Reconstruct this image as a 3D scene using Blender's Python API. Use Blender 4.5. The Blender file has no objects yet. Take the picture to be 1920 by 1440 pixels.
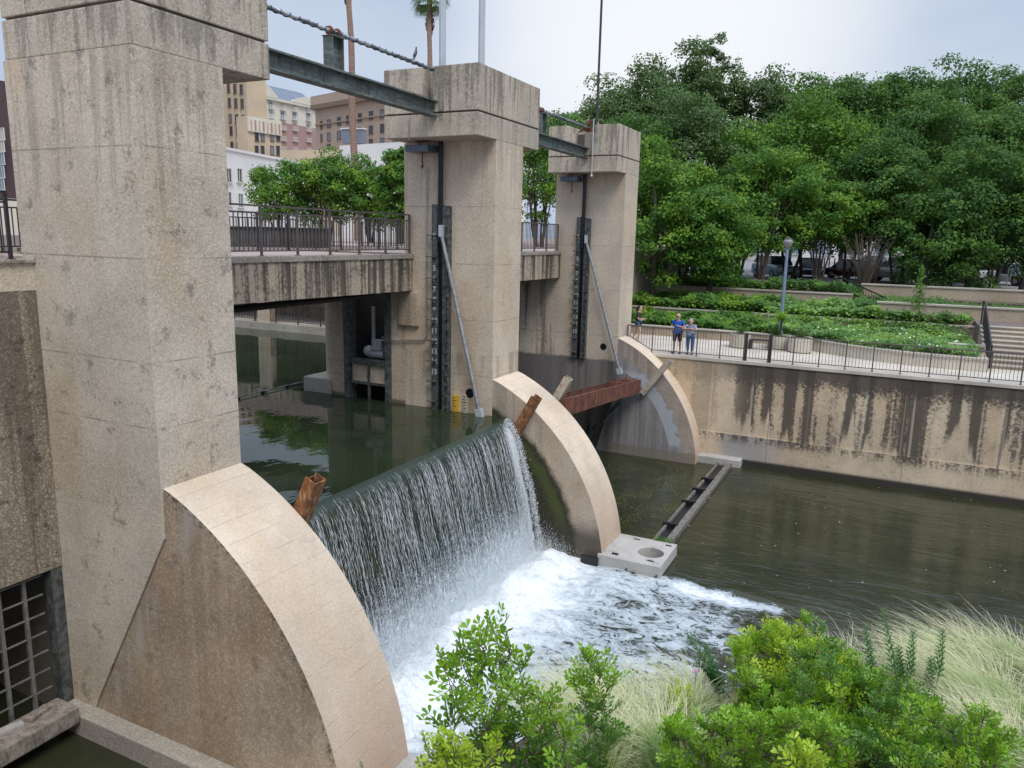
import bpy, bmesh, math, random
import numpy as np
from mathutils import Vector, Matrix, noise as mnoise
R = math.radians
random.seed(7); rng = np.random.default_rng(7)
sc = bpy.context.scene
col = sc.collection

# ------------------------------------------------------------------ camera
CAM = Vector((10.099, -7.930, 9.002)); YAW, PITCH, ROLL, FPX = R(26.2915), R(-10.9226), R(1.2712), 1431.78
FWD = Vector((-math.sin(YAW)*math.cos(PITCH), math.cos(YAW)*math.cos(PITCH), math.sin(PITCH)))
_r = Vector((math.cos(YAW), math.sin(YAW), 0)); _u = _r.cross(FWD)
RIGHT = math.cos(ROLL)*_r + math.sin(ROLL)*_u; UP = -math.sin(ROLL)*_r + math.cos(ROLL)*_u
cd = bpy.data.cameras.new("camera"); cam = bpy.data.objects.new("camera", cd); col.objects.link(cam)
m = Matrix((RIGHT, UP, -FWD)).transposed().to_4x4(); m.translation = CAM; cam.matrix_world = m
cd.sensor_width = 36; cd.lens = FPX/1920*36; cd.clip_start = .05; cd.clip_end = 4000
sc.camera = cam
# ------------------------------------------------------------------ light
SUN_EL, SUN_AZ = R(56), R(128)          # azimuth measured from +Y towards +X
sun_dir = Vector((math.sin(SUN_AZ)*math.cos(SUN_EL), math.cos(SUN_AZ)*math.cos(SUN_EL), math.sin(SUN_EL)))
sd = bpy.data.lights.new("sun", 'SUN'); sun = bpy.data.objects.new("sun", sd); col.objects.link(sun)
sd.energy = 1.5; sd.angle = R(25); sd.color = (1, .965, .91)
sun.rotation_euler = (-sun_dir).to_track_quat('-Z', 'Y').to_euler()
sc.view_settings.view_transform = 'Standard'; sc.view_settings.look = 'None'
sc.view_settings.exposure = 0.46; sc.view_settings.gamma = 1
w = bpy.data.worlds.new("World"); sc.world = w; w.use_nodes = True
nt = w.node_tree; nt.nodes.clear()
def wn(t, **k):
    n = nt.nodes.new(t)
    for a, b in k.items(): setattr(n, a, b)
    return n
sky = wn('ShaderNodeTexSky', sky_type='NISHITA', sun_disc=False, sun_elevation=SUN_EL, sun_rotation=SUN_AZ)
sky.dust_density = 3
tc = wn('ShaderNodeTexCoord'); mp = wn('ShaderNodeMapping'); mp.inputs['Scale'].default_value = (1, 1, 3.2)
nz = wn('ShaderNodeTexNoise'); nz.inputs['Scale'].default_value = 1.7; nz.inputs['Detail'].default_value = 5; nz.inputs['Roughness'].default_value = .45
rp = wn('ShaderNodeValToRGB')
rp.color_ramp.elements[0].position = .38; rp.color_ramp.elements[0].color = (3.9, 4.95, 7.0, 1)
rp.color_ramp.elements[1].position = .66; rp.color_ramp.elements[1].color = (6.1, 6.8, 7.9, 1)
mx = wn('ShaderNodeMix', data_type='RGBA'); mx.inputs[0].default_value = .86
vd = wn('ShaderNodeVectorMath', operation='DOT_PRODUCT'); bd = (FWD + RIGHT*((1240-960)/FPX) + UP*((720-40)/FPX)).normalized(); vd.inputs[1].default_value = bd
mr = wn('ShaderNodeMapRange', interpolation_type='SMOOTHSTEP'); mr.inputs['From Min'].default_value = .955; mr.inputs['From Max'].default_value = 1.0
mr.inputs['To Max'].default_value = .9
m2 = wn('ShaderNodeMix', data_type='RGBA'); m2.inputs[7].default_value = (8.6, 8.9, 9.2, 1)
bg = wn('ShaderNodeBackground'); bg.inputs['Strength'].default_value = .095
wo = wn('ShaderNodeOutputWorld'); L = nt.links.new
L(tc.outputs['Generated'], mp.inputs[0]); L(mp.outputs[0], nz.inputs['Vector']); L(nz.outputs[0], rp.inputs[0])
L(sky.outputs[0], mx.inputs[6]); L(rp.outputs[0], mx.inputs[7])
nrm = wn('ShaderNodeVectorMath', operation='NORMALIZE'); L(tc.outputs['Generated'], nrm.inputs[0]); L(nrm.outputs[0], vd.inputs[0])
L(vd.outputs['Value'], mr.inputs[0]); L(mr.outputs[0], m2.inputs[0]); L(mx.outputs[2], m2.inputs[6])
# overcast sky: brighter towards the zenith
zs = wn('ShaderNodeSeparateXYZ'); L(nrm.outputs[0], zs.inputs[0])
zr = wn('ShaderNodeMapRange'); zr.inputs['From Min'].default_value = .30; zr.inputs['From Max'].default_value = .9; zr.inputs['To Min'].default_value = .84; zr.inputs['To Max'].default_value = 1.75
L(zs.outputs[2], zr.inputs[0]); vs_ = wn('ShaderNodeVectorMath', operation='SCALE'); L(m2.outputs[2], vs_.inputs[0]); L(zr.outputs[0], vs_.inputs['Scale'])
L(vs_.outputs[0], bg.inputs[0]); L(bg.outputs[0], wo.inputs[0])

# ------------------------------------------------------------------ geometry helpers
def Pd(px, py, d):            # a point at camera depth d on the line of sight
    d = float(d); px = float(px); py = float(py)
    return CAM + d*(FWD + RIGHT*((px-960)/FPX) - UP*((py-720)/FPX))
def at(px, py, ax, val):
    px = float(px); py = float(py)
    d = FWD + RIGHT*((px-960)/FPX) - UP*((py-720)/FPX)
    return CAM + d*((val-CAM[ax])/d[ax])
ORG = {}
def tag(o, label=None, cat=None, group=None, kind=None):
    if label: o['label'] = label
    if cat: o['category'] = cat
    if group: o['group'] = group
    if kind: o['kind'] = kind
    return o
def thing(name, label, cat, loc=(0, 0, 0), rz=0, group=None):
    o = bpy.data.objects.new(name, None); col.objects.link(o); o.location = loc; o.rotation_euler = (0, 0, rz)
    o.empty_display_size = .2
    ORG[o.name] = Vector(loc) if rz == 0 else Vector((0, 0, 0))
    if rz == 0: pass
    else: ORG[o.name] = None      # local coordinates
    return tag(o, label, cat, group)
class MB:
    def __init__(s): s.v = []; s.f = []; s.mi = []
    def add(s, vs, fs, mi=0):
        n = len(s.v); s.v += [tuple(v) for v in vs]; s.f += [tuple(i+n for i in f) for f in fs]; s.mi += [mi]*len(fs); return s
    def box(s, x0, x1, y0, y1, z0, z1, mi=0):
        return s.add([(x0,y0,z0),(x1,y0,z0),(x1,y1,z0),(x0,y1,z0),(x0,y0,z1),(x1,y0,z1),(x1,y1,z1),(x0,y1,z1)],
                     [(0,3,2,1),(4,5,6,7),(0,1,5,4),(1,2,6,5),(2,3,7,6),(3,0,4,7)], mi)
    def prism(s, poly, axis, a, b, mi=0, mside=None):   # poly: 2D points of the other two axes in order
        n = len(poly)
        def mk(p, t):
            if axis == 1: return (p[0], t, p[1])
            if axis == 0: return (t, p[0], p[1])
            return (p[0], p[1], t)
        vs = [mk(p, a) for p in poly] + [mk(p, b) for p in poly]
        k = len(s.v); s.v += vs
        s.f.append(tuple(k+i for i in range(n))); s.mi.append(mi)
        s.f.append(tuple(k+n+i for i in reversed(range(n)))); s.mi.append(mi)
        for i in range(n):
            j = (i+1) % n
            s.f.append((k+j, k+i, k+n+i, k+n+j)); s.mi.append(mi if mside is None else mside)
        return s
    def bar(s, a, b, w, h=None, up=(0, 0, 1), mi=0):    # rectangular bar from a to b
        h = h or w; a = Vector(a); b = Vector(b); d = (b-a).normalized(); u = Vector(up)
        if abs(d.dot(u)) > .98: u = Vector((0, 1, 0))
        sx = d.cross(u).normalized(); sy = sx.cross(d)
        vs = []
        for p in (a, b):
            for i, j in ((-1,-1),(1,-1),(1,1),(-1,1)): vs.append(p + sx*(i*w/2) + sy*(j*h/2))
        return s.add(vs, [(0,1,2,3),(7,6,5,4),(0,4,5,1),(1,5,6,2),(2,6,7,3),(3,7,4,0)], mi)
    def tube(s, pts, rs, n=8, cap=True, mi=0):
        pts = [Vector(p) for p in pts]
        if not hasattr(rs, '__len__'): rs = [rs]*len(pts)
        k = len(s.v); ref = Vector((0, 0, 1))
        d0 = (pts[1]-pts[0]).normalized()
        if abs(d0.dot(ref)) > .9: ref = Vector((1, 0, 0))
        for i, p in enumerate(pts):
            d = (pts[min(i+1, len(pts)-1)] - pts[max(i-1, 0)]).normalized()
            sx = d.cross(ref)
            if sx.length < 1e-4: sx = Vector((1, 0, 0))
            sx.normalize(); sy = sx.cross(d)
            ref = (ref - d*ref.dot(d)).normalized() if (ref - d*ref.dot(d)).length > 1e-3 else ref
            for j in range(n):
                a = 2*math.pi*j/n; s.v.append(tuple(p + sx*(math.cos(a)*rs[i]) + sy*(math.sin(a)*rs[i])))
        for i in range(len(pts)-1):
            for j in range(n):
                a = k+i*n+j; b = k+i*n+(j+1) % n; s.f.append((a, b, b+n, a+n)); s.mi.append(mi)
        if cap:
            s.f.append(tuple(k+j for j in reversed(range(n)))); s.f.append(tuple(k+(len(pts)-1)*n+j for j in range(n))); s.mi += [mi, mi]
        return s
    def lathe(s, prof, c=(0, 0, 0), n=20, mi=0):
        k = len(s.v)
        for r, z in prof:
            for j in range(n):
                a = 2*math.pi*j/n; s.v.append((c[0]+r*math.cos(a), c[1]+r*math.sin(a), c[2]+z))
        for i in range(len(prof)-1):
            for j in range(n):
                a = k+i*n+j; b = k+i*n+(j+1) % n; s.f.append((a, b, b+n, a+n)); s.mi.append(mi)
        s.f.append(tuple(k+j for j in reversed(range(n)))); s.f.append(tuple(k+(len(prof)-1)*n+j for j in range(n))); s.mi += [mi, mi]
        return s
    def ball(s, c, r, n=8, mi=0):
        rx, ry, rz = r if hasattr(r, '__len__') else (r, r, r)
        k = len(s.v); s.v.append((c[0], c[1], c[2]-rz))
        for i in range(1, n):
            t = -math.pi/2 + math.pi*i/n
            for j in range(n+2):
                a = 2*math.pi*j/(n+2); s.v.append((c[0]+rx*math.cos(t)*math.cos(a), c[1]+ry*math.cos(t)*math.sin(a), c[2]+rz*math.sin(t)))
        q = n+2; top = len(s.v); s.v.append((c[0], c[1], c[2]+rz))
        for j in range(q):
            s.f.append((k, k+1+(j+1) % q, k+1+j)); s.mi.append(mi)
            s.f.append((top, top-q+j, top-q+(j+1) % q)); s.mi.append(mi)
        for i in range(n-2):
            for j in range(q):
                a = k+1+i*q+j; b = k+1+i*q+(j+1) % q; s.f.append((a, b, b+q, a+q)); s.mi.append(mi)
        return s
    def build(s, name, mat, parent=None, origin=None, smooth=False, bevel=0, label=None):
        me = bpy.data.meshes.new(name)
        if parent is not None:
            og = ORG.get(parent.name)
            og = Vector((0, 0, 0)) if og is None else og
        elif origin is not None: og = Vector(origin)
        else:
            a = np.array(s.v); og = Vector(((a[:, 0].min()+a[:, 0].max())/2, (a[:, 1].min()+a[:, 1].max())/2, a[:, 2].min()))
        me.from_pydata([(v[0]-og.x, v[1]-og.y, v[2]-og.z) for v in s.v], [], s.f)
        mats = mat if isinstance(mat, (list, tuple)) else [mat]
        for x in mats: me.materials.append(x)
        if len(mats) > 1: me.polygons.foreach_set('material_index', s.mi)
        if bevel or True:
            bm = bmesh.new(); bm.from_mesh(me); bmesh.ops.recalc_face_normals(bm, faces=bm.faces)
            if bevel:
                es = [e for e in bm.edges if len(e.link_faces) == 2 and e.calc_face_angle(0) > .6]
                bmesh.ops.bevel(bm, geom=es, offset=bevel, segments=2, affect='EDGES', profile=.6, clamp_overlap=True)
            bm.to_mesh(me); bm.free()
        if smooth: me.polygons.foreach_set('use_smooth', [True]*len(me.polygons))
        me.update()
        o = bpy.data.objects.new(name, me); col.objects.link(o)
        if parent is not None: o.parent = parent
        else: o.location = og
        ORG[o.name] = og
        if label: o['label'] = label
        return o
def npmesh(name, V, F, mat, parent=None, loc=(0, 0, 0), smooth=False, attr=None):
    """V (n,3) float, F (m,k) int: fast mesh"""
    V = np.asarray(V, np.float32); F = np.asarray(F, np.int32)
    me = bpy.data.meshes.new(name); me.vertices.add(len(V)); me.vertices.foreach_set('co', V.ravel())
    k = F.shape[1]; me.loops.add(F.size); me.loops.foreach_set('vertex_index', F.ravel())
    me.polygons.add(len(F)); me.polygons.foreach_set('loop_start', np.arange(0, F.size, k, dtype=np.int32))
    me.polygons.foreach_set('loop_total', np.full(len(F), k, np.int32))
    if smooth: me.polygons.foreach_set('use_smooth', np.ones(len(F), bool))
    me.update(calc_edges=True)
    if attr is not None:
        for an, av in attr.items():
            at_ = me.attributes.new(an, 'FLOAT', 'POINT'); at_.data.foreach_set('value', np.asarray(av, np.float32))
    if mat: me.materials.append(mat)
    o = bpy.data.objects.new(name, me); col.objects.link(o); o.location = loc
    if parent is not None: o.parent = parent
    ORG[o.name] = Vector(loc)
    return o
def copy_tree(o, parent=None):
    c = o.copy(); col.objects.link(c)
    if parent is not None: c.parent = parent
    for ch in list(o.children): copy_tree(ch, c)
    return c

# ------------------------------------------------------------------ materials
class G:
    def __init__(s, name):
        s.m = bpy.data.materials.new(name); s.m.use_nodes = True; s.t = s.m.node_tree; s.t.nodes.clear()
        s.out = s.t.nodes.new('ShaderNodeOutputMaterial'); s.b = s.t.nodes.new('ShaderNodeBsdfPrincipled')
        s.t.links.new(s.b.outputs[0], s.out.inputs[0]); s._p = None
    def n(s, t, **k):
        x = s.t.nodes.new(t)
        for a, b in k.items(): setattr(x, a, b)
        return x
    def l(s, a, b):
        if hasattr(a, 'outputs'): a = a.outputs[0]
        if isinstance(a, bpy.types.NodeSocket): s.t.links.new(a, b)
        else:
            if hasattr(b, 'default_value'):
                if hasattr(b.default_value, '__len__') and hasattr(a, '__len__') and len(a) == 3 and len(b.default_value) == 4: a = (*a, 1)
                b.default_value = a
    def pos(s):
        if s._p is None: s._p = s.n('ShaderNodeNewGeometry').outputs['Position']
        return s._p
    def obj(s): return s.n('ShaderNodeTexCoord').outputs['Object']
    def map(s, v, sc_=(1, 1, 1), loc=(0, 0, 0)):
        x = s.n('ShaderNodeMapping'); s.l(v, x.inputs[0]); x.inputs['Scale'].default_value = sc_; x.inputs['Location'].default_value = loc; return x.outputs[0]
    def noise(s, v, scale, detail=3, rough=.5, dist=0):
        x = s.n('ShaderNodeTexNoise'); s.l(v, x.inputs['Vector']); x.inputs['Scale'].default_value = scale; x.inputs['Detail'].default_value = detail
        x.inputs['Roughness'].default_value = rough; x.inputs['Distortion'].default_value = dist; return x.outputs[0]
    def vor(s, v, scale, out='Distance', feat='F1'):
        x = s.n('ShaderNodeTexVoronoi', feature=feat); s.l(v, x.inputs['Vector']); x.inputs['Scale'].default_value = scale; return x.outputs[out]
    def math(s, op, a, b=0, c=None, clamp=False):
        x = s.n('ShaderNodeMath', operation=op); x.use_clamp = clamp; s.l(a, x.inputs[0]); s.l(b, x.inputs[1])
        if c is not None: s.l(c, x.inputs[2])
        return x.outputs[0]
    def rng(s, v, a, b, c=0, d=1, smooth=True):
        x = s.n('ShaderNodeMapRange'); x.interpolation_type = 'SMOOTHSTEP' if smooth else 'LINEAR'; s.l(v, x.inputs[0])
        for i, q in enumerate((a, b, c, d)): s.l(q, x.inputs[i+1])
        return x.outputs[0]
    def mix(s, f, a, b, mode='MIX'):
        x = s.n('ShaderNodeMix', data_type='RGBA', blend_type=mode); s.l(f, x.inputs[0]); s.l(a, x.inputs[6]); s.l(b, x.inputs[7]); return x.outputs[2]
    def sep(s, v):
        x = s.n('ShaderNodeSeparateXYZ'); s.l(v, x.inputs[0]); return x.outputs
    def bump(s, h, st=.5, dist=.02, nrm=None):
        x = s.n('ShaderNodeBump'); x.inputs['Strength'].default_value = st; x.inputs['Distance'].default_value = dist; s.l(h, x.inputs['Height'])
        if nrm is not None: s.l(nrm, x.inputs['Normal'])
        s.l(x.outputs[0], s.b.inputs['Normal']); return x.outputs[0]
    def col(s, c): s.l(c, s.b.inputs['Base Color']); return s
    def set(s, rough=None, metal=None, spec=None, trans=None, ior=None):
        if rough is not None: s.l(rough, s.b.inputs['Roughness'])
        if metal is not None: s.b.inputs['Metallic'].default_value = metal
        if spec is not None: s.b.inputs['Specular IOR Level'].default_value = spec
        if trans is not None: s.b.inputs['Transmission Weight'].default_value = trans
        if ior is not None: s.b.inputs['IOR'].default_value = ior
        return s
def simple(name, c, rough=.6, metal=0, var=.25, sc_=6, bump=0):
    g = G(name); n = g.noise(g.obj(), sc_, 5, .6)
    c2 = tuple(x*(1-var) for x in c); c3 = tuple(min(1, x*(1+var)) for x in c)
    g.col(g.mix(g.rng(n, .3, .7), c2, c3)).set(rough=rough, metal=metal)
    if bump: g.bump(g.noise(g.obj(), sc_*6, 3), bump, .01)
    return g.m
def concrete(name, base, dark=(.06, .055, .05), streaks=(), patch=.35, rust=.25, lines=None, tone=.12, extra=None, speck=.30, mottle=0, rough=.9):
    """exposed aggregate concrete; streaks = [(ztop, length, strength)] mildew running down from a height"""
    g = G(name); P = g.pos(); z = g.sep(P)[2]
    big = g.noise(P, .55, 4, .55); med = g.noise(P, 2.3, 5, .6)
    c = g.mix(g.rng(big, .35, .68), tuple(x*(1-tone) for x in base), tuple(x*(1+tone) for x in base))
    # rusty tint in soft vertical fields
    if rust:
        rv = g.noise(g.map(P, (.8, .8, .25), (7, 3, 1)), 1.0, 4, .5)
        c = g.mix(g.math('MULTIPLY', g.rng(rv, .46, .66), min(.8, rust*1.0)), c, (base[0]*.82, base[1]*.68, base[2]*.50))
    # aggregate: pale pebbles and dark pits
    v1 = g.vor(P, 38, 'Color'); v1s = g.sep(v1)[0]
    n1 = g.noise(P, 42, 4, .75)
    sp = g.math('ADD', g.math('MULTIPLY', v1s, .55), g.math('MULTIPLY', n1, .75))
    c = g.mix(g.rng(sp, .28, .60, speck*1.15, 0), c, tuple(x*.28 for x in base))
    c = g.mix(g.rng(sp, .68, .98, 0, speck*1.3), c, (.85, .80, .72))
    # general dark patches
    fine = g.noise(P, 13, 4, .75)
    if patch:
        pm = g.math('ADD', med, g.math('MULTIPLY', g.math('SUBTRACT', fine, .5), .55))
        c = g.mix(g.rng(pm, .56, .70, 0, patch), c, dark)
    sn = g.noise(g.map(P, (3.1, 3.1, .10)), 1.0, 4, .62)
    sn2 = g.noise(g.map(P, (9, 9, .22), (3, 1, 4)), 1.0, 3, .6)
    sv = g.math('ADD', g.math('ADD', g.math('MULTIPLY', sn, .75), g.math('MULTIPLY', sn2, .25)), g.math('MULTIPLY', g.math('SUBTRACT', fine, .5), .24))
    for zt, ln, st in streaks:
        lenv = g.noise(g.map(P, (5.3, 5.3, .02), (zt, 3, 0)), 1.0, 3, .6)
        bot = g.math('SUBTRACT', zt, g.math('MULTIPLY', g.rng(lenv, .30, .68, .12, 1.0), ln))
        zz = g.math('ADD', z, g.math('MULTIPLY', g.math('SUBTRACT', fine, .5), ln*.35))
        below = g.rng(g.math('SUBTRACT', zz, bot), -.12*ln, .22*ln)
        ab = g.math('LESS_THAN', z, zt+.002)
        f = g.math('MULTIPLY', g.math('MULTIPLY', g.rng(sv, .44, .56), st), g.math('MULTIPLY', ab, below))
        c = g.mix(f, c, dark)
    for zl in (lines or ()):
        d = g.math('ABSOLUTE', g.math('SUBTRACT', g.math('ADD', z, g.math('MULTIPLY', med, .02)), zl+.01))
        c = g.mix(g.math('MULTIPLY', g.rng(d, .004, .018, .5, 0), g.rng(g.noise(P, 1.7, 3), .38, .6, .15, 1)), c, (.09, .075, .06))
    if extra: c = extra(g, c, P, z, med, fine, sv)
    g.col(c).set(rough=rough, spec=.3)
    hh = g.math('ADD', g.math('MULTIPLY', n1, .8), g.math('MULTIPLY', v1s, .5))
    g.bump(hh, .85, .02)
    return g.m
TAN = (.60, .51, .40)
FORM = [8.55, 6.95, 5.9, 10.2]
DK = (.10, .088, .074)
M = {}
M['shaft'] = concrete('aggregate_concrete_shaft', TAN, DK, [(11.6, 2.4, .30)], patch=.5, rust=.5, lines=FORM)
M['cap'] = concrete('aggregate_concrete_cap', (.52, .445, .35), (.085, .078, .068), [(13.4, 1.4, .6), (12.2, .9, .45)], patch=.35, rust=.10)
M['shaft_mid'] = concrete('aggregate_concrete_mid', (.64, .525, .40), DK, [(11.6, 2.0, .2), (5.6, 2.3, .35)], patch=.12, rust=.5, lines=[9.8, 8.2, 6.6, 5.0])
M['cap_mid'] = concrete('aggregate_concrete_weathered_cap', (.54, .46, .36), (.085, .078, .068), [(13.4, 1.6, .58), (12.2, 1.1, .18)], patch=.22, rust=.08)
def low_dark(zl, cdark, rust=True):
    def f(g, c, P, z, med, fine, sv):
        e = g.math('ADD', z, g.math('MULTIPLY', g.math('SUBTRACT', med, .5), .25))
        k = g.rng(e, zl-.06, zl+.06, .86, 0)
        return g.mix(k, c, g.mix(g.rng(sv, .4, .6), cdark, tuple(x*2.1 for x in cdark)))
    return f
def p3x(g, c, P, z, med, fine, sv):
    x = g.sep(P)[0]
    k = g.math('MULTIPLY', g.rng(sv, .44, .58, 0, .75), g.math('MULTIPLY', g.rng(x, -2.6, -3.2), g.rng(z, 7.5, 7.2)))
    c = g.mix(k, c, (.07, .055, .045))
    return low_dark(3.98, (.085, .08, .08))(g, c, P, z, med, fine, sv)
M['shaft_far'] = concrete('aggregate_concrete_far', (.62, .515, .40), DK, [(11.6, 2.0, .15)], patch=.10, rust=.35, lines=[8.7, 6.9, 5.0], extra=p3x)
def arc_x(yn, kind):
    def f(g, c, P, z, med, fine, sv):
        s = g.sep(P); dx = g.math('ADD', s[0], 2.13); dz = g.math('ADD', s[2], .355)
        r = g.math('SQRT', g.math('ADD', g.math('MULTIPLY', dx, dx), g.math('MULTIPLY', dz, dz)))
        rr = g.math('ADD', r, g.math('MULTIPLY', g.math('SUBTRACT', med, .5), .35))
        if kind == 'algae':
            k = g.rng(rr, 5.08, 4.86, 0, .96)
            c = g.mix(k, c, g.mix(g.rng(fine, .42, .62), (.012, .014, .010), (.05, .06, .02)))
            k2 = g.math('MULTIPLY', g.rng(rr, 4.86, 4.70, 0, 1), g.rng(rr, 4.35, 4.6, 0, 1))
            c = g.mix(g.math('MULTIPLY', k2, .55), c, (.10, .12, .03))
            k3 = g.rng(g.math('ADD', z, g.math('MULTIPLY', med, .5)), .9, 1.7, .85, 0)
            c = g.mix(k3, c, (.05, .045, .035))
        elif kind == 'grey':
            c = g.mix(g.rng(rr, 5.25, 5.0, 0, .8), c, g.mix(g.rng(sv, .42, .58), (.17, .17, .175), (.32, .32, .33)))
            k2 = g.math('MULTIPLY', g.rng(r, 4.62, 4.65), g.rng(g.math('ADD', r, g.math('MULTIPLY', g.math('SUBTRACT', med, .5), .9)), 5.14, 5.11))
            k2 = g.math('MULTIPLY', k2, g.rng(z, 3.7, 3.4)); k2 = g.math('MULTIPLY', k2, g.rng(z, .55, .75))
            c = g.mix(g.math('MULTIPLY', k2, .8), c, (.50, .53, .56))
            c = g.mix(g.rng(z, .5, .35, 0, .75), c, (.24, .20, .15))
        else:
            # white drips near the diagonal joint and dark crust near the arc
            e = g.math('SUBTRACT', g.math('ADD', s[0], g.math('MULTIPLY', g.math('SUBTRACT', 4.0, z), .58)), .25)
            k = g.math('MULTIPLY', g.rng(g.math('ABSOLUTE', e), .05, .35, 1, 0), g.rng(sv, .47, .6))
            c = g.mix(g.math('MULTIPLY', k, .5), c, (.52, .47, .42))
            k4 = g.math('MULTIPLY', g.rng(rr, 5.5, 5.74), g.rng(fine, .5, .58))
            c = g.mix(g.math('MULTIPLY', k4, .8), c, (.05, .045, .04))
        return c
    return f
M['arc_side1'] = concrete('brown_stained_concrete', (.43, .32, .215), (.07, .055, .045), [(5.0, 5.0, .16)], patch=.35, rust=.6, tone=.22, lines=[2.75], extra=arc_x(0, 'brown'), speck=.22)
M['arc_side2'] = concrete('arc_side_concrete', (.53, .42, .315), DK, [(5.0, 2.2, .25)], patch=.15, rust=.4, extra=arc_x(0, 'algae'), speck=.22)
M['arc_side3'] = concrete('arc_side_grey_concrete', (.40, .33, .27), DK, [(5.0, 2.2, .35)], patch=.15, rust=.3, extra=arc_x(0, 'grey'), speck=.2)
def arctop(g, c, P, z, med, fine, sv):
    s = g.sep(P); dx = g.math('ADD', s[0], 2.13); dz = g.math('ADD', s[2], .355)
    a = g.math('ARCTAN2', dz, dx)
    q = g.math('FRACT', g.math('ADD', g.math('MULTIPLY', a, 14.5), g.math('MULTIPLY', med, .12)))
    c = g.mix(g.math('MULTIPLY', g.rng(g.math('ABSOLUTE', g.math('SUBTRACT', q, .5)), .0, .035, .5, 0), g.rng(g.noise(P, 1.9, 4), .36, .62)), c, (.36, .24, .16))
    wn_ = g.noise(g.map(P, (1, 1, 1), (4, 4, 4)), 3.2, 5, .8)
    c = g.mix(g.rng(wn_, .64, .70, 0, .5), c, (.75, .71, .65))
    c = g.mix(g.rng(g.math('ADD', z, med), 3.4, .8, 0, .5), c, (.40, .25, .165))
    return c
M['arc_top'] = concrete('pale_sandy_concrete', (.70, .58, .445), (.25, .19, .14), [], patch=.14, rust=.30, extra=arctop, speck=.16)
M['girder'] = concrete('mildewed_concrete', (.48, .39, .285), (.05, .043, .037), [(8.45, 3.2, .82), (8.45, 1.0, .4)], patch=.6, rust=.1)
M['coping'] = concrete('coping_concrete', (.34, .30, .25), (.06, .05, .045), [], patch=.5, rust=.05)
M['darkwall'] = concrete('dark_stained_wall', (.27, .22, .16), (.06, .05, .04), [(8.2, 6.5, .5)], patch=.75, rust=.35, lines=[6.0])
def wallx(g, c, P, z, med, fine, sv):
    s = g.sep(P); x = s[0]
    tex = g.math('SUBTRACT', g.noise(P, 9, 5, .85), .5)
    wide = g.noise(g.map(P, (1.25, .3, .035), (5.2, 0, 0)), 1.0, 3, .6)      # broad columns
    q = g.math('ADD', wide, g.math('MULTIPLY', tex, .34))
    lenv = g.noise(g.map(P, (.75, .3, .02), (1, 6, 0)), 1.0, 3, .6)
    bot = g.rng(lenv, .34, .56, 3.0, 1.0)
    zz = g.math('ADD', z, g.math('MULTIPLY', tex, .8))
    below = g.rng(g.math('SUBTRACT', zz, bot), -.25, .3)
    f = g.math('MULTIPLY', g.math('MULTIPLY', g.rng(q, .452, .52, 0, .87), below), g.rng(x, 4.0, 5.4, .35, 1))
    c = g.mix(f, c, (.072, .06, .052))
    sp3 = g.math('MULTIPLY', g.rng(g.noise(P, 7.5, 5, .9), .56, .62, 0, .75), g.rng(g.noise(g.map(P, (.8, .3, .4), (3, 0, 0)), 1.0, 3, .6), .46, .58)); c = g.mix(g.math('MULTIPLY', sp3, g.rng(x, 4.5, 6.0)), c, (.09, .075, .06))
    pale = g.rng(g.noise(g.map(P, (3.6, .3, .03), (9, 2, 0)), 1.0, 3, .6), .56, .64, 0, .55)
    c = g.mix(g.math('MULTIPLY', pale, g.rng(z, 4.0, 3.6, .2, 1)), c, (.66, .55, .42))
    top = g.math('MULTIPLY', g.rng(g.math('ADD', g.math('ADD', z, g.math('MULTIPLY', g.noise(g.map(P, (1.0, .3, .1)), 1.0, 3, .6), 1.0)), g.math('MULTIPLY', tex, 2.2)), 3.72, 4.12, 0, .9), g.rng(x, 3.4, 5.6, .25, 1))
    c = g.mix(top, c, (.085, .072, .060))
    # lower course: grey-blue wash near the slab, dark under the ledge
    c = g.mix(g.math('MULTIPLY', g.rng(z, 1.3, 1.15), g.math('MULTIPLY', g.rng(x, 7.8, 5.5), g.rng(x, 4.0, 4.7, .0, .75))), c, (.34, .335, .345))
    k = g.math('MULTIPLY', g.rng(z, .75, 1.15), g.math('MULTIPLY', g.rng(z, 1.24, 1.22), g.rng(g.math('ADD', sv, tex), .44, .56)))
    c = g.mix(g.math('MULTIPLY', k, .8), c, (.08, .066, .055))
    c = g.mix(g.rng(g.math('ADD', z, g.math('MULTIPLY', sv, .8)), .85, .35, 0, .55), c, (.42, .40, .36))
    c = g.mix(g.rng(z, .32, .18, 0, .94), c, (.022, .02, .017))  # near-black foot paints the undercut's shade into the wall colour
    jd = g.math('ABSOLUTE', g.math('SUBTRACT', g.math('FRACT', g.math('DIVIDE', g.math('ADD', x, 1.2), 4.9)), .5))
    c = g.mix(g.rng(jd, .0015, .004, .5, 0), c, (.06, .05, .04))
    return c
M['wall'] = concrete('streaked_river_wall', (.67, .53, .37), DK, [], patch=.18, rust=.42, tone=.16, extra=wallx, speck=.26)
M['ledge'] = concrete('pale_ledge_concrete', (.38, .34, .28), (.16, .14, .12), [], patch=.3, rust=.12, speck=.2)
M['slab'] = concrete('grey_slab_concrete', (.46, .44, .41), (.16, .14, .13), [], patch=.35, rust=.12, speck=.12)
M['walk'] = concrete('walkway_concrete', (.60, .54, .46), (.3, .25, .22), [], patch=.2, rust=.06, speck=.1)
M['terrace'] = concrete('terrace_wall_concrete', (.42, .34, .25), (.1, .08, .06), [], patch=.3, rust=.2, speck=.15)
M['terrace_cap'] = concrete('terrace_coping', (.44, .40, .33), (.14, .12, .1), [], patch=.35, rust=.1, speck=.1)
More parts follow.
